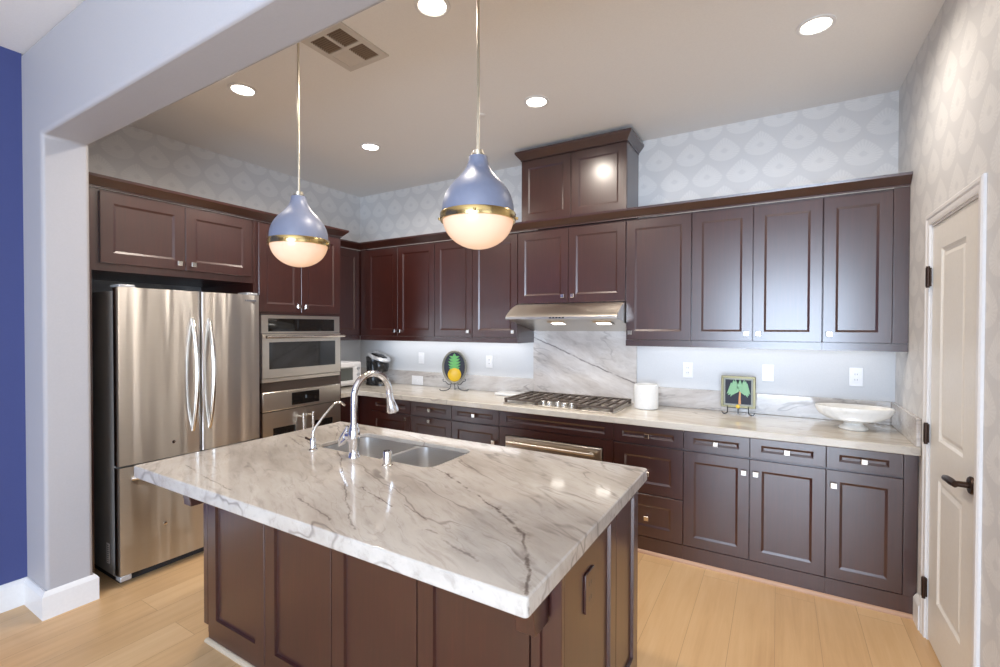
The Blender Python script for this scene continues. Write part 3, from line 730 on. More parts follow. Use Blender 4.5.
for k, (x, y) in enumerate(((-1.560, 3.285), (-1.500, 3.262), (-1.440, 3.285), (-1.380, 3.262), (-1.325, 3.285))):
    MB().lathe([(0, 0.009), (0.024, 0.009), (0.024, 0.013), (0.019, 0.016), (0.018, 0.038), (0.015, 0.041), (0, 0.041)], (x, y, ZT), 20).build('knob', 'nickel', t, smooth=40)

# ------------------------------------------------------------------ left run: fridge surround and oven tower
XT = -3.39
FY0, FY1, OY1 = 1.078, 2.090, 2.884
mpT = EA(XT)
t = thing('fridge_surround', 'tall dark cabinet surround with two doors over the stainless fridge', 'cabinet', (XT, (FY0 + FY1) / 2, 0))
MB().box(XL + 0.002, XT - 0.020, FY0 + 0.03, FY1 - 0.022, 1.852, UT).build('body', 'espresso_wood', t)
MB().box(XL + 0.002, XT - 0.0008, FY0, FY0 + 0.029, 0.002, UT).build('side_panel', 'espresso_wood', t)
MB().box(XL + 0.002, XT - 0.0008, FY1 - 0.021, FY1 - 0.0005, 0.002, UT).build('side_panel', 'espresso_wood', t)
MB().box(XT - 0.0195, XT - 0.0035, FY0 + 0.0295, FY1 - 0.0215, 1.852, UT).build('face_frame', 'espresso_wood', t)
mpT2 = EA(XT + 0.016)
door(t, mpT2, 1.143, 1.5935, 1.897, 2.312, (1.553, 1.938)); door(t, mpT2, 1.5965, 2.046, 1.897, 2.312, (1.637, 1.938))
t = thing('oven_cabinet', 'tall dark oven cabinet between the fridge and the left corner', 'cabinet', (XT, (FY1 + OY1) / 2, 0))
mb = MB()
mb.box(XL + 0.002, XT - 0.020, FY1 + 0.0005, OY1, 1.6222, UT); mb.box(XL + 0.002, XT - 0.020, FY1 + 0.0005, FY1 + 0.026, 0.002, 1.6218)
mb.box(XL + 0.002, XT - 0.020, OY1 - 0.018, OY1, 0.002, 1.6218); mb.box(XL + 0.002, XT - 0.020, FY1 + 0.0263, OY1 - 0.0183, 0.0022, 0.30)
mb.build('body', 'espresso_wood', t)
mb = MB().box(XT - 0.0195, XT, FY1 + 0.0005, FY1 + 0.028, 0.002, UT).box(XT - 0.0195, XT, OY1 - 0.025, OY1, 0.002, UT)
mb.box(XT - 0.0195, XT, FY1 + 0.028, OY1 - 0.025, 1.622, 1.640).box(XT - 0.0195, XT, FY1 + 0.028, OY1 - 0.025, 2.316, UT).box(XT - 0.0195, XT, FY1 + 0.028, OY1 - 0.025, 0.002, 0.298)
mb.build('face_frame', 'espresso_wood', t)
door(t, mpT2, 2.103, 2.4665, 1.641, 2.312, (2.433, 1.690)); door(t, mpT2, 2.4695, 2.860, 1.641, 2.312, (2.503, 1.690))
cr = MB().sweep([(XT + 0.002, FY0 - 0.006), (XT + 0.002, OY1 + 0.001), (-3.716, OY1 + 0.001)], CROWN).build('crown_moulding', 'espresso_wood', origin=(XT, 2.0, 2.33))
tag(cr, 'dark crown moulding over the fridge surround and oven cabinet', 'moulding')

# ovens: microwave above, French-door oven below, one black vent between
OX = XT + 0.016; oy0, oy1 = FY1 + 0.030, OY1 - 0.028
t = thing('microwave_oven', 'stainless built-in microwave oven with a bar handle, above the lower oven', 'oven', (OX, 2.5, 1.10))
MB().box(-3.95, XT - 0.0005, oy0 + 0.004, oy1 - 0.004, 1.092, 1.618).build('body', 'dark_rubber', t)
fm = MB()
fm.box(XT, OX, oy0, oy1, 1.590, 1.617); fm.box(XT, OX, oy0, oy0 + 0.055, 1.488, 1.590); fm.box(XT, OX, oy1 - 0.055, oy1, 1.488, 1.590); fm.box(XT, OX, oy0, oy1, 1.474, 1.488)
fm.build('control_frame', 'steel_satin', t)
MB().box(XT, OX - 0.003, oy0 + 0.0555, oy1 - 0.0555, 1.4885, 1.5895).build('control_panel', 'black_glass', t)
d = MB().box(XT, OX + 0.012, oy0, oy0 + 0.055, 1.128, 1.470).box(XT, OX + 0.012, oy1 - 0.055, oy1, 1.128, 1.470).box(XT, OX + 0.012, oy0 + 0.055, oy1 - 0.055, 1.405, 1.470).box(XT, OX + 0.012, oy0 + 0.055, oy1 - 0.055, 1.128, 1.195).build('door', 'steel_satin', t)
MB().box(XT, OX + 0.009, oy0 + 0.0555, oy1 - 0.0555, 1.1955, 1.4045).build('window', 'black_glass', d)
mb = MB().tube([(OX + 0.060, oy0 + 0.004, 1.447), (OX + 0.060, oy1 + 0.004, 1.447)], 0.0115, 16)
for y in (oy0 + 0.03, oy1 - 0.03): mb.tube([(OX + 0.010, y, 1.447), (OX + 0.060, y, 1.447)], 0.009, 12)
mb.build('handle', 'nickel', d, smooth=40)
MB().box(XT, OX + 0.004, oy0, oy1, 1.094, 1.124).build('lower_trim', 'steel_satin', t, bevel=0.002)
t = thing('wall_oven', 'stainless French-door wall oven below the microwave, half behind the island', 'oven', (OX, 2.5, 0.31))
MB().box(-3.95, XT - 0.0005, oy0 + 0.004, oy1 - 0.004, 0.304, 1.088).build('body', 'dark_rubber', t)
MB().box(XT, OX - 0.006, oy0 + 0.003, oy1 - 0.003, 1.020, 1.090).build('vent_strip', 'vent_band', t)
MB().box(XT, OX + 0.010, oy0, oy1, 0.868, 1.018).build('control_panel', 'steel_satin', t, bevel=0.006)
ds = MB().box(OX + 0.0095, OX + 0.012, 2.370, 2.632, 0.893, 0.993).build('display', 'black_glass', t)
MB().box(OX + 0.0121, OX + 0.0124, 2.494, 2.508, 0.935, 0.962).build('clock_digits', 'display_glow', ds)
ym = (oy0 + oy1) / 2
for (a, b_, hy) in ((oy0, ym - 0.0015, ym - 0.045), (ym + 0.0015, oy1, ym + 0.045)):
    w = 0.085
    d = MB().box(XT, OX + 0.012, a, a + w, 0.31, 0.862).box(XT, OX + 0.012, b_ - w, b_, 0.31, 0.862).box(XT, OX + 0.012, a + w, b_ - w, 0.735, 0.862).box(XT, OX + 0.012, a + w, b_ - w, 0.31, 0.43).build('door', 'steel_satin', t)
    MB().box(XT, OX + 0.009, a + w + .0005, b_ - w - .0005, 0.4305, 0.7345).build('window', 'black_glass', d)
    mb = MB().tube([(OX + 0.062, hy, 0.37), (OX + 0.062, hy, 0.822)], 0.0125, 16)
    for z in (0.40, 0.792): mb.tube([(OX + 0.010, hy, z), (OX + 0.062, hy, z)], 0.009, 12)
    mb.build('handle', 'nickel', d, smooth=40)

# ------------------------------------------------------------------ fridge
RX, RY0, RY1 = -3.345, 1.186, 2.052
t = thing('refrigerator', 'tall stainless French-door refrigerator in the dark cabinet surround', 'refrigerator', (RX, 1.62, 0))
MB().box(-4.06, RX, RY0 + 0.004, RY1 - 0.004, 0.045, 1.735).build('body', 'fridge_side_grey', t, bevel=0.004)
MB().box(-4.02, RX + 0.010, RY0 + 0.02, RY1 - 0.02, 0.004, 0.044).build('base_grille', 'dark_rubber', t)
def fridge_door(name, y0, y1, z0, z1, bow):
    n = 24; front = []
    for k in range(n + 1):
        y = y0 + (y1 - y0) * k / n
        s = (y - RY0) / (RY1 - RY0)
        front.append((RX + 0.060 + 0.018 * (1 - (2 * s - 1) ** 2), y))
    e = 0.010
    front[0] = (front[0][0] - e, y0); front[-1] = (front[-1][0] - e, y1)
    front.insert(1, (front[1][0] - 0.0015, y0 + e * 0.6)); front.insert(-1, (front[-2][0] - 0.0015, y1 - e * 0.6))
    return MB().prism([(RX + 0.006, y0), *front, (RX + 0.006, y1)], 'Z', z0, z1).build(name, 'steel_brushed', t, smooth=50)
YS = 1.637
dl = fridge_door('door', RY0, YS - 0.003, 0.706, 1.755, 1); drt = fridge_door('door', YS + 0.003, RY1, 0.706, 1.755, 1)
fz = fridge_door('freezer_drawer', RY0, RY1, 0.062, 0.696, 1)
for dd, hy in ((dl, YS - 0.052), (drt, YS + 0.050)):
    x0 = RX + 0.076; pts = []
    for k in range(21):
        s = k / 20; pts.append((x0 - 0.006 + 0.062 * math.sin(PI * s) ** 0.75, hy, 0.850 + 0.725 * s))
    MB().tube(pts, [0.017] * 21, 14, up=(0, 1, 0), flat=0.75).build('handle', 'nickel', dd, smooth=50)
x0 = RX + 0.072; pts = []
for k in range(21):
    s = k / 20; pts.append((x0 - 0.004 + 0.060 * math.sin(PI * s) ** 0.6, RY0 + 0.065 + (RY1 - RY0 - 0.13) * s, 0.625))
MB().tube(pts, 0.013, 14).build('handle', 'nickel', fz, smooth=50)
for y in (RY0 + 0.03, RY1 - 0.075):
    MB().box(RX - 0.06, RX + 0.062, y - 0.02, y + 0.06, 1.7555, 1.772).build('hinge_cover', 'silver_plastic', t, bevel=0.004)
MB().box(RX + 0.002, RX + 0.066, RY0 + 0.004, RY0 + 0.06, 0.03, 0.060).build('foot', 'silver_plastic', t, bevel=0.004)
st = MB().box(-3.462, -3.425, RY0 + 0.0025, RY0 + 0.0038, 0.105, 0.225).build('energy_sticker', 'sticker_paper', t)
mb = MB()
for k in range(9): mb.box(-3.457, -3.430 + 0.004 * (k % 2), RY0 + 0.0018, RY0 + 0.0024, 0.112 + k * 0.0122, 0.117 + k * 0.0122)
mb.build('print_lines', 'ink_grey', st)
mb = MB()                                                     # small dark maker's mark, too small to read
for k in range(7): mb.box(RX + 0.0655, RX + 0.0685, RY1 - 0.115 + k * 0.0125, RY1 - 0.106 + k * 0.0125, 1.708, 1.720)
mb.build('maker_mark', 'ink_grey', drt)
for dd, y, z in ((dl, 1.47, 0.80), (fz, 1.42, 0.30)):
    MB().lathe([(0, 0), (0.010, 0), (0.010, 0.004), (0, 0.005)], (RX + 0.0735, y, z), 16, 'X').build('round_badge', 'nickel', dd, smooth=40)

# ------------------------------------------------------------------ island
IX0, IX1, IY0, IY1 = -2.428, -0.480, 0.930, 2.063
BX0, BX1, BY0, BY1 = -2.388, -0.512, 1.200, 2.030      # cabinet body of the island
IB = 0.862; IU = 0.8915      # lower rim of the stone edge, underside of the stone slab
SX0, SX1, SY0, SY1 = -2.045, -1.290, 1.572, 1.915      # sink cut-out
t = thing('kitchen_island', 'dark panelled kitchen island under the pale stone top', 'island', ((BX0 + BX1) / 2, (BY0 + BY1) / 2, 0))
mb = MB()
# hollow carcass so the sink hangs free inside
x0, x1, y0, y1 = BX0 + 0.020, BX1 - 0.020, BY0 + 0.020, BY1 - 0.020
mb.box(x0, x1, y0, y0 + 0.03, 0.002, IU); mb.box(x0, x1, y1 - 0.03, y1, 0.002, IU)
mb.box(x0, x0 + 0.03, y0 + 0.03, y1 - 0.03, 0.002, IU); mb.box(x1 - 0.03, x1, y0 + 0.03, y1 - 0.03, 0.002, IU)
mb.box(x0 + 0.03, x1 - 0.03, y0 + 0.03, y1 - 0.03, 0.10, 0.118)
mb.build('body', 'espresso_wood', t)
mpI = S(BY0)
xs = [BX0 + 0.035, -1.896, -1.469, -1.040, -0.673 + 0.02, BX1 - 0.020]
xs = [BX0 + 0.035, -1.897, -1.469, -1.040, -0.612]
for a, b_ in zip(xs, xs[1:]):
    MB().panel(mpI, a + 0.0022, b_ - 0.0022, 0.052, IU - 0.001, 0.0195, 0.068, 0.075, 0.012, 0.003).build('front_panel', 'espresso_wood', t)
MB().box(BX0, BX0 + 0.0345, BY0, BY0 + 0.0195, 0.085, IU - 0.001).build('corner_stile', 'espresso_wood', t, bevel=0.0015)
MB().panel(mpI, -0.6095, BX1, 0.052, IU - 0.001, 0.0195, 0.030, 0.075, 0.010, 0.004).build('corner_stile', 'espresso_wood', t)
mpE = EA(BX1)
for (a, b_) in ((BY0 + 0.021, 1.713), (1.7165, BY1)):
    MB().panel(mpE, a, b_, 0.052, IU - 0.001, 0.0195, 0.066, 0.075, 0.012, 0.003).build('end_panel', 'espresso_wood', t)
MB().panel(WE(BX0), BY0 + 0.021, BY1, 0.052, IU - 0.001, 0.0195, 0.066, 0.075, 0.012, 0.003).build('end_panel', 'espresso_wood', t)
MB().panel(lambda u, v, w: (u, BY1 + w, v), BX0 + 0.021, (BX0 + BX1) / 2 - 0.002, 0.10, IU - 0.001, 0.0195, 0.062, 0.062).build('back_panel', 'espresso_wood', t)
MB().panel(lambda u, v, w: (u, BY1 + w, v), (BX0 + BX1) / 2 + 0.002, BX1 - 0.021, 0.10, IU - 0.001, 0.0195, 0.062, 0.062).build('back_panel', 'espresso_wood', t)
MB().box(BX0 + 0.030, BX1 - 0.012, BY0 + 0.006, BY1 - 0.006, 0.002, 0.050).build('plinth', 'espresso_wood', t)
struct(MB().sweep([(BX0 + 0.030, BY1 - 0.006), (BX0 + 0.030, BY0 + 0.006), (BX1 - 0.012, BY0 + 0.006), (BX1 - 0.012, BY1 - 0.006)], [(0, 0), (0.014, 0), (0.0135, 0.008), (0.010, 0.015), (0.004, 0.019), (0, 0.019)]).build('trim_2', 'shoe_pale'))
# corbels
cp = [(BY0 - 0.0005, IU - 0.0005), (BY0 - 0.225, IU - 0.0005), (BY0 - 0.225, 0.858), (BY0 - 0.190, 0.846), (BY0 - 0.150, 0.823), (BY0 - 0.118, 0.792), (BY0 - 0.098, 0.755), (BY0 - 0.088, 0.715), (BY0 - 0.086, 0.692), (BY0 - 0.0005, 0.690)]
for cx in (BX0 + 0.002, -0.613):
    MB().prism(cp, 'X', cx, cx + 0.062).build('corbel', 'espresso_wood', t, bevel=0.003)
# brown outlet on the island end
ol = MB().box(BX1 - 0.0118, BX1 - 0.004, 1.404, 1.486, 0.610, 0.735).build('outlet_plate', 'espresso_wood', t, bevel=0.002)
mb = MB()
for z in (0.648, 0.697):
    mb.box(BX1 - 0.0045, BX1 - 0.0035, 1.432, 1.436, z - 0.008, z + 0.008); mb.box(BX1 - 0.0045, BX1 - 0.0035, 1.452, 1.456, z - 0.007, z + 0.007)
mb.build('outlet_slots', 'slot_dark', ol)
# stone top with rounded cut-out
def rrect(x0, x1, y0, y1, r, n=6):
    out = []
    for (cx, cy, a0) in ((x1 - r, y1 - r, 0), (x0 + r, y1 - r, 90), (x0 + r, y0 + r, 180), (x1 - r, y0 + r, 270)):
        for k in range(n + 1):
            a = math.radians(a0 + 90 * k / n); out.append((cx + r * math.cos(a), cy + r * math.sin(a)))
    return out
def holed_slab(mb, outer, hole, skirt, z0, z1):
    """outer: rrect loop, hole: rrect loop with the same count"""
    n = len(outer); rings = [[(p[0], p[1], z) for p in lp] for lp, z in ((outer, z0), (outer, z1), (hole, z1), (hole, z1 - 0.022), (skirt, z1 - 0.022), (skirt, z0))]
    V = [[mb.bm.verts.new(p) for p in r] for r in rings]
    for a in range(6):
        A, B = V[a], V[(a + 1) % 6]
        for i in range(n):
            j = (i + 1) % n; mb.bm.faces.new((A[i], A[j], B[j], B[i]))
mb = MB(); holed_slab(mb, rrect(IX0, IX1, IY0, IY1, 0.012), rrect(SX0, SX1, SY0, SY1, 0.055), rrect(IX0 + 0.022, IX1 - 0.020, IY0 + 0.022, IY1 - 0.022, 0.008), IB + 0.0005, ZT)
it = mb.build('island_countertop', 'marble_island', origin=((IX0 + IX1) / 2, (IY0 + IY1) / 2, IB), bevel=0.005, seg=3)
tag(it, 'large pale veined stone countertop on the dark island, holding the sink', 'countertop')
# double-bowl sink hung under the top
t = thing('sink', 'stainless double-bowl sink set in the island top', 'sink', ((SX0 + SX1) / 2, (SY0 + SY1) / 2, IB - 0.22))
xm = -1.632
for (a, b_) in ((SX0 - 0.004, xm - 0.011), (xm + 0.011, SX1 + 0.004)):
    mb = MB(); zt = ZT - 0.0235
    lo = [[(p[0], p[1], z) for p in rrect(a + i, b_ - i, SY0 - 0.004 + i, SY1 + 0.004 - i, r)] for i, z, r in ((0.0, zt, 0.06), (0.004, zt - 0.10, 0.06), (0.008, zt - 0.165, 0.06), (0.018, zt - 0.188, 0.055), (0.045, zt - 0.200, 0.04), (0.10, zt - 0.204, 0.03))]
    up = [[(p[0], p[1], z) for p in rrect(a + i, b_ - i, SY0 - 0.004 + i, SY1 + 0.004 - i, r)] for i, z, r in ((0.10, zt - 0.206, 0.03), (0.045, zt - 0.203, 0.04), (0.016, zt - 0.190, 0.055), (0.006, zt - 0.165, 0.06), (0.002, zt - 0.10, 0.06), (-0.002, zt, 0.06))]
    n = len(lo[0]); V = [[mb.bm.verts.new(p) for p in r] for r in lo + up]
    for A, B in zip(V, V[1:] + [V[0]]):
        if A is V[len(lo) - 1] or (A is V[-1]):
            pass
        for i in range(n):
            j = (i + 1) % n
            if A is V[len(lo) - 1]: continue
            mb.bm.faces.new((A[i], A[j], B[j], B[i]))
    mb.bm.faces.new(V[len(lo) - 1]); mb.bm.faces.new(V[len(lo)])
    bw = mb.build('basin', 'steel_sink', t, smooth=60)
    MB().lathe([(0, 0.0), (0.045, 0.0), (0.045, 0.003), (0.034, 0.004), (0.030, 0.001), (0, 0.001)], ((a + b_) / 2, (SY0 + SY1) / 2, zt - 0.2036), 28).build('drain', 'chrome', bw, smooth=40)
def corner(cx, cy, a0, n=8): return [(cx + 0.06 * math.cos(math.radians(a0 + 90 * k / n)), cy + 0.06 * math.sin(math.radians(a0 + 90 * k / n))) for k in range(n + 1)]
ya, yb = SY0 - 0.004, SY1 + 0.004
web = corner(xm - 0.0108 - 0.06, yb - 0.06, 0)[::-1] + corner(xm - 0.0108 - 0.06, ya + 0.06, -90)[::-1] + corner(xm + 0.0108 + 0.06, ya + 0.06, 180)[::-1] + corner(xm + 0.0108 + 0.06, yb - 0.06, 90)[::-1]
MB().prism(web, 'Z', ZT - 0.06, ZT - 0.0245).build('divider', 'steel_sink', t)

# faucet
fx, fy = -1.706, 1.527
t = thing('faucet', 'tall chrome gooseneck pull-down faucet behind the island sink', 'faucet', (fx, fy, ZT))
MB().lathe([(0, 0), (0.029, 0), (0.029, 0.006), (0.024, 0.012), (0.022, 0.03), (0.024, 0.055), (0.028, 0.085), (0.028, 0.115), (0.024, 0.135), (0.019, 0.145), (0.020, 0.152), (0.017, 0.158), (0.0, 0.158)], (fx, fy, ZT + 0.0003), 32).build('body', 'chrome', t, smooth=50)
pts = [(fx, fy, ZT + 0.150), (fx, fy, ZT + 0.20), (fx, fy, ZT + 0.262)]
dirv = Vector((0.12, 1.0, 0)).normalized(); R_ = 0.104; zc = ZT + 0.281
for k in range(0, 19):
    a = PI - (PI * 1.02) * k / 18
    q = R_ + R_ * math.cos(a)
    pts.append((fx + dirv.x * q, fy + dirv.y * q, zc + R_ * math.sin(a)))
MB().tube(pts, 0.0155, 18).build('spout', 'chrome', t, smooth=60)
e_ = Vector(pts[-1]); q = e_ + Vector((dirv.x * 0.004, dirv.y * 0.004, -0.02))
hd = MB().tube([e_ + Vector((0, 0, 0.004)), q, q + Vector((dirv.x * 0.008, dirv.y * 0.008, -0.030)), q + Vector((dirv.x * 0.016, dirv.y * 0.016, -0.058)), q + Vector((dirv.x * 0.020, dirv.y * 0.020, -0.072))], [0.017, 0.018, 0.022, 0.029, 0.029], 20).build('spray_head', 'chrome', t, smooth=60)
MB().tube([q + Vector((dirv.x * .021, dirv.y * .021, -0.0725)), q + Vector((dirv.x * .022, dirv.y * .022, -0.076))], 0.023, 18).build('nozzle', 'dark_rubber', hd)
MB().tube([(fx - 0.018, fy, ZT + 0.098), (fx - 0.042, fy - 0.004, ZT + 0.098)], 0.020, 18).tube([(fx - 0.034, fy - 0.004, ZT + 0.090), (fx - 0.060, fy - 0.010, ZT + 0.066), (fx - 0.078, fy - 0.014, ZT + 0.052), (fx - 0.072, fy - 0.016, ZT + 0.074), (fx - 0.052, fy - 0.012, ZT + 0.108), (fx - 0.034, fy - 0.006, ZT + 0.142)], [0.010, 0.014, 0.013, 0.012, 0.010, 0.006], 14).build('lever', 'chrome', t, smooth=60)
# filtered-water tap
wx, wy = -1.977, 1.509
t = thing('water_tap', 'slim chrome drinking-water tap at the left of the island sink', 'tap', (wx, wy, ZT))
MB().lathe([(0, 0), (0.022, 0), (0.022, 0.004), (0.014, 0.010), (0.013, 0.055), (0.009, 0.062), (0, 0.063)], (wx, wy, ZT + 0.0003), 24).build('body', 'chrome', t, smooth=50)
pts = [(wx, wy, ZT + 0.055), (wx, wy, ZT + 0.085), (wx + 0.002, wy + 0.012, ZT + 0.110), (wx + 0.01, wy + 0.06, ZT + 0.165), (wx + 0.018, wy + 0.108, ZT + 0.212), (wx + 0.022, wy + 0.128, ZT + 0.222), (wx + 0.026, wy + 0.150, ZT + 0.220), (wx + 0.03, wy + 0.172, ZT + 0.200)]
MB().tube(pts, 0.0065, 12).build('spout', 'nickel', t, smooth=60)
MB().tube([(wx - 0.008, wy, ZT + 0.046), (wx - 0.05, wy - 0.004, ZT + 0.056)], [0.005, 0.006], 10).build('lever', 'oil_bronze', t, smooth=50)
# air gap
t = MB().lathe([(0, 0), (0.024, 0), (0.024, 0.003), (0.0205, 0.005), (0.0205, 0.058), (0.018, 0.064), (0, 0.065)], (-1.478, 1.512, ZT + 0.0003), 28).build('air_gap_cap', 'nickel', smooth=40, origin=(-1.478, 1.512, ZT))
tag(t, 'small brushed metal cylinder standing in front of the sink divider', 'air gap cap')

# ------------------------------------------------------------------ outlets and switches
def wall_plate(x, z, kind, label, w=0.072, h=0.116, y=YB):
    t = thing('outlet' if kind != 'switch' else 'light_switch', label, 'outlet' if kind != 'switch' else 'switch', (x, y, z), 'white wall plates over the counter')
    MB().box(x - w / 2, x + w / 2, y - 0.006, y - 0.0005, z - h / 2, z + h / 2).build('plate', 'plate_white', t, bevel=0.002)
    if kind == 'switch':
        MB().box(x - 0.017, x + 0.017, y - 0.009, y - 0.006, z - 0.034, z + 0.034).build('rocker', 'plate_white', t, bevel=0.002)
    else:
        for k, dx in enumerate((0,) if w < 0.1 else (-0.023, 0.023)):
            if h < w:
                MB().box(x + dx - 0.028, x + dx + 0.028, y - 0.0085, y - 0.006, z - 0.015, z + 0.015).build('socket_face', 'plate_white', t, bevel=0.002) if k == 0 else None
                continue
            f = MB().box(x + dx - 0.016, x + dx + 0.016, y - 0.0085, y - 0.006, z - 0.034, z + 0.034).build('socket_face', 'plate_white', t, bevel=0.002)
            mb = MB()
            for zz in (-0.018, 0.018):
                for sx in (-0.006, 0.006): mb.box(x + dx + sx - 0.001, x + dx + sx + 0.001, y - 0.009, y - 0.0084, z + zz - 0.005, z + zz + 0.005)
            mb.build('slots', 'slot_dark', f)
wall_plate(-0.587, 1.201, 'outlet', 'white outlet on the wall above the white canister')
wall_plate(-0.057, 1.206, 'switch', 'white rocker switch on the wall just right of the palm tile')
wall_plate(0.440, 1.206, 'outlet', 'white outlet plate on the wall above the footed bowl', 0.074, 0.120)
wall_plate(-3.219, 1.200, 'switch', 'white rocker switch on the wall right of the coffee maker')
wall_plate(-2.375, 1.195, 'outlet', 'white outlet on the wall between the pineapple plaque and the cooktop')
wall_plate(-3.255, 0.965, 'outlet', 'white sideways outlet plate low on the stone backsplash by the coffee maker', 0.150, 0.094, YB - 0.021)
wall_plate(-3.880, 1.200, 'outlet', 'white outlet on the wall partly behind the coffee maker')

# ------------------------------------------------------------------ things on the back counter
ZS = ZT + 0.0004
# white canister
t = MB().lathe([(0, 0), (0.082, 0), (0.088, 0.004), (0.089, 0.02), (0.089, 0.174), (0.087, 0.181), (0.081, 0.183), (0.079, 0.179), (0.079, 0.02), (0, 0.018)], (-0.853, 3.60, ZS), 44).build('canister', 'white_ceramic', smooth=50, origin=(-0.853, 3.60, ZS))
tag(t, 'plain white ceramic canister on the counter right of the cooktop', 'canister')
# flat tray left of the cooktop
t = thing('serving_tray', 'thin flat white tray on the counter left of the cooktop', 'tray', (-2.06, 3.66, ZS))
MB().box(-2.19, -1.93, 3.58, 3.75, ZS, ZS + 0.022).build('tray_body', 'white_ceramic', t, bevel=0.006)

# oval footed bowl
bx, by = 0.398, 3.515
mb = MB()
prof = [(0.0, 0.0), (0.070, 0.0), (0.074, 0.006), (0.070, 0.014), (0.052, 0.024), (0.046, 0.036), (0.056, 0.046), (0.090, 0.051), (0.132, 0.063), (0.163, 0.083), (0.180, 0.108), (0.186, 0.130), (0.183, 0.136), (0.176, 0.134), (0.168, 0.110), (0.135, 0.088), (0.08, 0.074), (0.0, 0.066)]
rings = []
for r, h in prof:
    k = min(1.0, max(0.0, (h - 0.045) / 0.03)) if r > 0.05 else 0.0
    sx = 1.0 + 0.05 * k; sy = 1.0 - 0.42 * k
    rings.append([(bx + max(r, 1e-5) * math.cos(2 * PI * i / 48) * sx, by + max(r, 1e-5) * math.sin(2 * PI * i / 48) * sy, ZS + h) for i in range(48)])
mb.ring_loft(rings)
t = mb.build('footed_bowl', 'marble_white', smooth=50, origin=(bx, by, ZS))
tag(t, 'oval white marble bowl on a round foot at the right end of the counter', 'bowl')

# palm tile on a wire stand
px_, py_ = -0.235, 3.66
def scroll(c, r, a0, a1, plane='XZ', n=12):
    out = []
    for k in range(n + 1):
        a = math.radians(a0 + (a1 - a0) * k / n); out.append((c[0] + r * math.cos(a), c[1], c[2] + r * math.sin(a)))
    return out
t = thing('palm_tile', 'square framed tile with a green palm tree on the counter', 'decorative tile', (px_, py_, ZS + 0.035))
z0 = ZS + 0.050; hw = 0.107; H = 0.222
mb = MB(); fwid = 0.016
mb.box(px_ - hw, px_ + hw, py_ - 0.008, py_ + 0.008, z0, z0 + fwid).box(px_ - hw, px_ + hw, py_ - 0.008, py_ + 0.008, z0 + H - fwid, z0 + H)
mb.box(px_ - hw, px_ - hw + fwid, py_ - 0.008, py_ + 0.008, z0 + fwid, z0 + H - fwid).box(px_ + hw - fwid, px_ + hw, py_ - 0.008, py_ + 0.008, z0 + fwid, z0 + H - fwid)
mb.build('frame', 'frame_gold', t, bevel=0.002)
mb = MB(); a = hw - fwid; f2 = 0.010
mb.box(px_ - a, px_ + a, py_ - 0.006, py_ + 0.006, z0 + fwid, z0 + fwid + f2).box(px_ - a, px_ + a, py_ - 0.006, py_ + 0.006, z0 + H - fwid - f2, z0 + H - fwid)
mb.box(px_ - a, px_ - a + f2, py_ - 0.006, py_ + 0.006, z0 + fwid + f2, z0 + H - fwid - f2).box(px_ + a - f2, px_ + a, py_ - 0.006, py_ + 0.006, z0 + fwid + f2, z0 + H - fwid - f2)
mb.build('inner_border', 'frame_silver', t)
tl = MB().box(px_ - a + f2, px_ + a - f2, py_ - 0.002, py_ + 0.005, z0 + fwid + f2, z0 + H - fwid - f2).build('tile_face', 'art_black', t)
MB().prism([(px_ + 0.002, z0 + 0.022), (px_ + 0.018, z0 + 0.022), (px_ + 0.016, z0 + 0.07), (px_ + 0.018, z0 + 0.118), (px_ + 0.007, z0 + 0.118), (px_ + 0.004, z0 + 0.07)], 'Y', py_ - 0.0045, py_ - 0.0021).build('painted_trunk', 'art_orange', tl)
cz = z0 + 0.128; cxx = px_ + 0.010
for k, (dx, dz, drop) in enumerate(((-0.082, 0.012, -0.045), (-0.074, -0.012, -0.055), (-0.040, 0.040, -0.012), (0.0, 0.046, 0.01), (0.040, 0.038, -0.012), (0.066, 0.012, -0.04), (0.058, -0.010, -0.052), (-0.045, -0.010, -0.050), (0.034, -0.010, -0.050), (-0.062, 0.030, -0.020), (-0.020, 0.046, 0.020), (0.022, 0.046, 0.016), (0.056, 0.028, -0.022), (-0.058, 0.004, -0.068), (0.050, 0.004, -0.066))):
    mid = (cxx + dx * 0.55, cz + dz + 0.012); tip = (cxx + dx, cz + drop * 0.8)
    nx, nz = -(tip[1] - cz), tip[0] - cxx; ln = math.hypot(nx, nz); nx, nz = nx / ln, nz / ln
    w = 0.025; yb, yf = py_ - 0.0021, py_ - 0.004 - 0.0002 * k
    MB().prism([(cxx, cz), (mid[0] - nx * w, mid[1] - nz * w), tip, (mid[0] + nx * w, mid[1] + nz * w)], 'Y', yf, yb).build('painted_frond', 'art_pale_green', tl)
MB().lathe([(0, 0), (0.014, 0), (0.012, -0.006), (0, -0.008)], (px_, py_ - 0.008, z0 + 0.010), 16, 'Y').build('amber_boss', 'art_yellow', t, smooth=40)
t = thing('easel_stand', 'small black wire easel with hooks under the palm tile', 'stand', (px_, py_, ZS))
mb = MB()
for s in (-1, 1):
    cx = px_ + s * 0.066
    mb.tube([(cx, py_ + 0.018, z0 + 0.03), (cx, py_ + 0.016, z0 - 0.004), (cx, py_ - 0.004, z0 - 0.006), (cx, py_ - 0.016, z0 - 0.006), (cx, py_ - 0.018, z0 + 0.012)], 0.0028, 8)
    p = [(cx, py_ - 0.002, z0 - 0.006), (cx, py_ - 0.004, ZS + 0.022)] + [(cx + s * (0.018 - 0.018 * math.cos(math.radians(b_))), py_ - 0.006, ZS + 0.021 - 0.018 * math.sin(math.radians(b_))) for b_ in range(0, 200, 20)]
    mb.tube(p, 0.003, 8)
mb.tube([(px_ - 0.066, py_ + 0.016, z0 - 0.004), (px_ + 0.066, py_ + 0.016, z0 - 0.004)], 0.0028, 8)
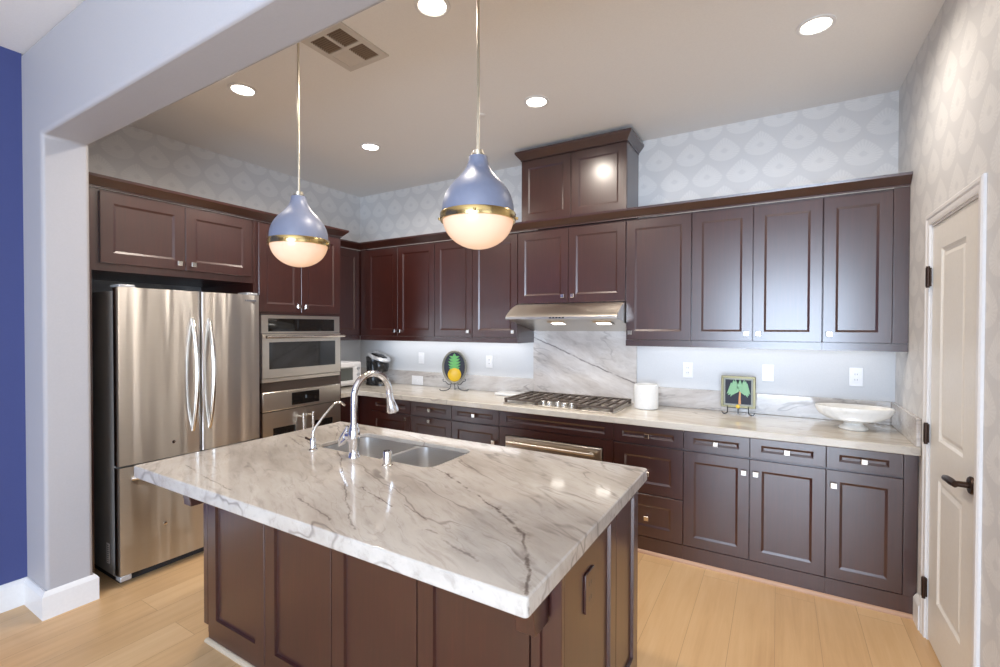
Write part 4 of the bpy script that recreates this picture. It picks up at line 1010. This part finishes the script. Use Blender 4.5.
mb.tube([(px_, py_ + 0.016, z0 - 0.004), (px_, py_ + 0.010, z0 - 0.012), (px_, py_ + 0.004, ZS + 0.004)], 0.0036, 8)
mb.build('wire_frame', 'wrought_iron', t, smooth=60)

# pineapple plaque on a scrolled stand
qx, qy = -2.67, 3.63
t = thing('pineapple_plaque', 'oval framed pineapple plaque standing on the left of the counter', 'plaque', (qx, qy, ZS + 0.06))
zc = ZS + 0.228; A_, B_ = 0.120, 0.160
mb = MB(); n = 48
def ov(a, b, y): return [(qx + a * math.cos(2 * PI * k / n), y, zc + b * math.sin(2 * PI * k / n)) for k in range(n)]
V = [ov(A_, B_, qy + .006), ov(A_, B_, qy - .004), ov(A_ - .006, B_ - .006, qy - .010), ov(A_ - .014, B_ - .014, qy - .008), ov(A_ - .020, B_ - .020, qy - .002), ov(A_ - .020, B_ - .020, qy + .006)]
mb.ring_loft(V + [V[0]], False, False)
mb.build('oval_frame', 'frame_silver', t, smooth=50)
fc = MB().ring_loft([ov(A_ - .0205, B_ - .0205, qy + .004), ov(A_ - .0205, B_ - .0205, qy - .001)]).build('plaque_face', 'art_black', t)
mb = MB(); mb.lathe([(0.0, -0.014), (0.032, -0.013), (0.056, -0.008), (0.064, -0.0012)], (qx, qy, zc - 0.074), 28, 'Y', sy=1.08)
mb.build('pineapple_fruit', 'art_yellow', fc, smooth=50)
for k in range(5):
    for s in ((-1, 1)):
        z = zc - 0.028 + k * 0.027; L_ = 0.064 - abs(k - 1.5) * 0.006
        MB().prism([(qx, z - 0.008), (qx + s * L_ * 0.6, z + 0.004), (qx + s * L_, z + 0.026), (qx + s * L_ * 0.45, z + 0.024), (qx, z + 0.022)], 'Y', qy - 0.006 - 0.0008 * k, qy - 0.0012).build('painted_leaf', 'art_green', fc)
MB().prism([(qx - 0.020, zc + 0.07), (qx + 0.020, zc + 0.07), (qx + 0.012, zc + 0.115), (qx, zc + 0.130), (qx - 0.012, zc + 0.115)], 'Y', qy - 0.010, qy - 0.0012).build('painted_leaf', 'art_green', fc)
t.rotation_euler.z = math.radians(30)
t = thing('scroll_stand', 'dark wrought wire stand with curled feet under the pineapple plaque', 'stand', (qx, qy, ZS))
mb = MB(); zl = zc - 0.166
for s in (-1, 1):
    mb.tube([(qx + s * 0.100, qy - 0.018, zc - 0.112), (qx + s * 0.110, qy - 0.018, zc - 0.122), (qx + s * 0.104, qy - 0.018, zc - 0.136), (qx + s * 0.086, qy - 0.016, zc - 0.138), (qx + s * 0.060, qy - 0.010, zl), (qx + s * 0.036, qy - 0.002, zl), (qx + s * 0.034, qy - 0.01, ZS + 0.046), (qx + s * 0.042, qy - 0.02, ZS + 0.026), (qx + s * 0.064, qy - 0.030, ZS + 0.010), (qx + s * 0.100, qy - 0.032, ZS + 0.0045), (qx + s * 0.130, qy - 0.03, ZS + 0.005), (qx + s * 0.138, qy - 0.03, ZS + 0.013), (qx + s * 0.130, qy - 0.03, ZS + 0.018)], 0.0036, 8)
    mb.tube([(qx + s * 0.036, qy - 0.002, zl), (qx + s * 0.034, qy + 0.014, zl), (qx + s * 0.030, qy + 0.024, zc - 0.06)], 0.0034, 8)
mb.tube([(qx - 0.034, qy + 0.014, zl), (qx + 0.034, qy + 0.014, zl)], 0.0034, 8)
mb.tube([(qx, qy + 0.014, zl), (qx, qy + 0.050, ZS + 0.0036)], 0.0034, 8)
mb.build('wire_frame', 'wrought_iron', t, smooth=60)
t.rotation_euler.z = math.radians(30)

# coffee maker
kx, ky = -3.655, 3.59
t = thing('coffee_maker', 'black pod coffee maker with a silver-rimmed lid in the left corner', 'coffee maker', (kx, ky, ZS))
def oval(cx, cy, a, b, z, n=28): return [(cx + a * math.cos(2 * PI * k / n), cy + b * math.sin(2 * PI * k / n), z) for k in range(n)]
MB().ring_loft([oval(kx + 0.02, ky, 0.150, 0.110, ZS), oval(kx + 0.02, ky, 0.152, 0.112, ZS + 0.012), oval(kx + 0.02, ky, 0.140, 0.104, ZS + 0.035), oval(kx + 0.01, ky, 0.120, 0.095, ZS + 0.05)]).build('base', 'black_plastic', t, smooth=50)
MB().ring_loft([oval(kx - 0.035, ky, 0.085, 0.09, ZS + 0.045), oval(kx - 0.035, ky, 0.082, 0.088, ZS + 0.15), oval(kx - 0.035, ky, 0.088, 0.094, ZS + 0.30)]).build('water_tank', 'black_plastic', t, smooth=50)
MB().ring_loft([oval(kx + 0.055, ky, 0.060, 0.078, ZS + 0.14), oval(kx + 0.06, ky, 0.075, 0.088, ZS + 0.19), oval(kx + 0.055, ky, 0.080, 0.090, ZS + 0.215), oval(kx + 0.04, ky, 0.082, 0.090, ZS + 0.250)]).build('brew_head', 'black_plastic', t, smooth=50)
def tilt_oval(a, b, dz): return [(kx + 0.03 + a * math.cos(2 * PI * k / 36), ky + b * math.sin(2 * PI * k / 36), ZS + 0.305 + dz - 0.32 * (a * math.cos(2 * PI * k / 36) + 0.10) + 0.022) for k in range(36)]
ld = MB().ring_loft([tilt_oval(0.128, 0.098, -0.014), tilt_oval(0.134, 0.102, 0.004), tilt_oval(0.126, 0.096, 0.016), tilt_oval(0.100, 0.074, 0.018), tilt_oval(0.094, 0.068, 0.012)], cap1=False).build('lid_rim', 'silver_plastic', t, smooth=50)
MB().ring_loft([tilt_oval(0.0935, 0.0675, 0.006), tilt_oval(0.0935, 0.0675, 0.012), tilt_oval(0.07, 0.05, 0.020)]).build('lid_top', 'black_plastic', ld, smooth=50)
# toaster oven
tx0, tx1, ty0, ty1, tz0, tz1 = -4.06, -3.73, 3.045, 3.440, ZS + 0.016, ZS + 0.250
t = thing('toaster_oven', 'white toaster oven with a dark glass door in the left corner', 'toaster oven', (-3.9, 3.15, ZS))
MB().box(tx0, tx1, ty0, ty1, tz0, tz1).build('body', 'plate_white', t, bevel=0.014, seg=4)
d = MB().panel(EA(tx1 + 0.012), ty0 + 0.012, ty1 - 0.095, tz0 + 0.022, tz1 - 0.022, 0.0115, 0.022, 0.026, 0.004, 0.003).build('door', 'plate_white', t)
MB().box(tx1 + 0.0085, tx1 + 0.0105, ty0 + 0.040, ty1 - 0.123, tz0 + 0.055, tz1 - 0.055).build('door_glass', 'oven_glass', d)
mb = MB().tube([(tx1 + 0.034, ty0 + 0.03, tz1 - 0.036), (tx1 + 0.034, ty1 - 0.113, tz1 - 0.036)], 0.006, 10)
for y in (ty0 + 0.05, ty1 - 0.135): mb.tube([(tx1 + 0.010, y, tz1 - 0.036), (tx1 + 0.034, y, tz1 - 0.036)], 0.005, 8)
mb.build('handle', 'plate_white', d, smooth=50)
for z in (tz0 + 0.045, tz0 + 0.108, tz0 + 0.170):
    MB().lathe([(0, 0), (0.017, 0), (0.015, 0.014), (0, 0.015)], (tx1 + 0.0003, ty1 - 0.048, z), 18, 'X').build('knob', 'silver_plastic', t, smooth=40)
for x in (tx0 + 0.03, tx1 - 0.04):
    for y in (ty0 + 0.03, ty1 - 0.05): MB().cyl((x, y, ZS), 0.013, 0.0165, n=14).build('foot', 'dark_rubber', t)
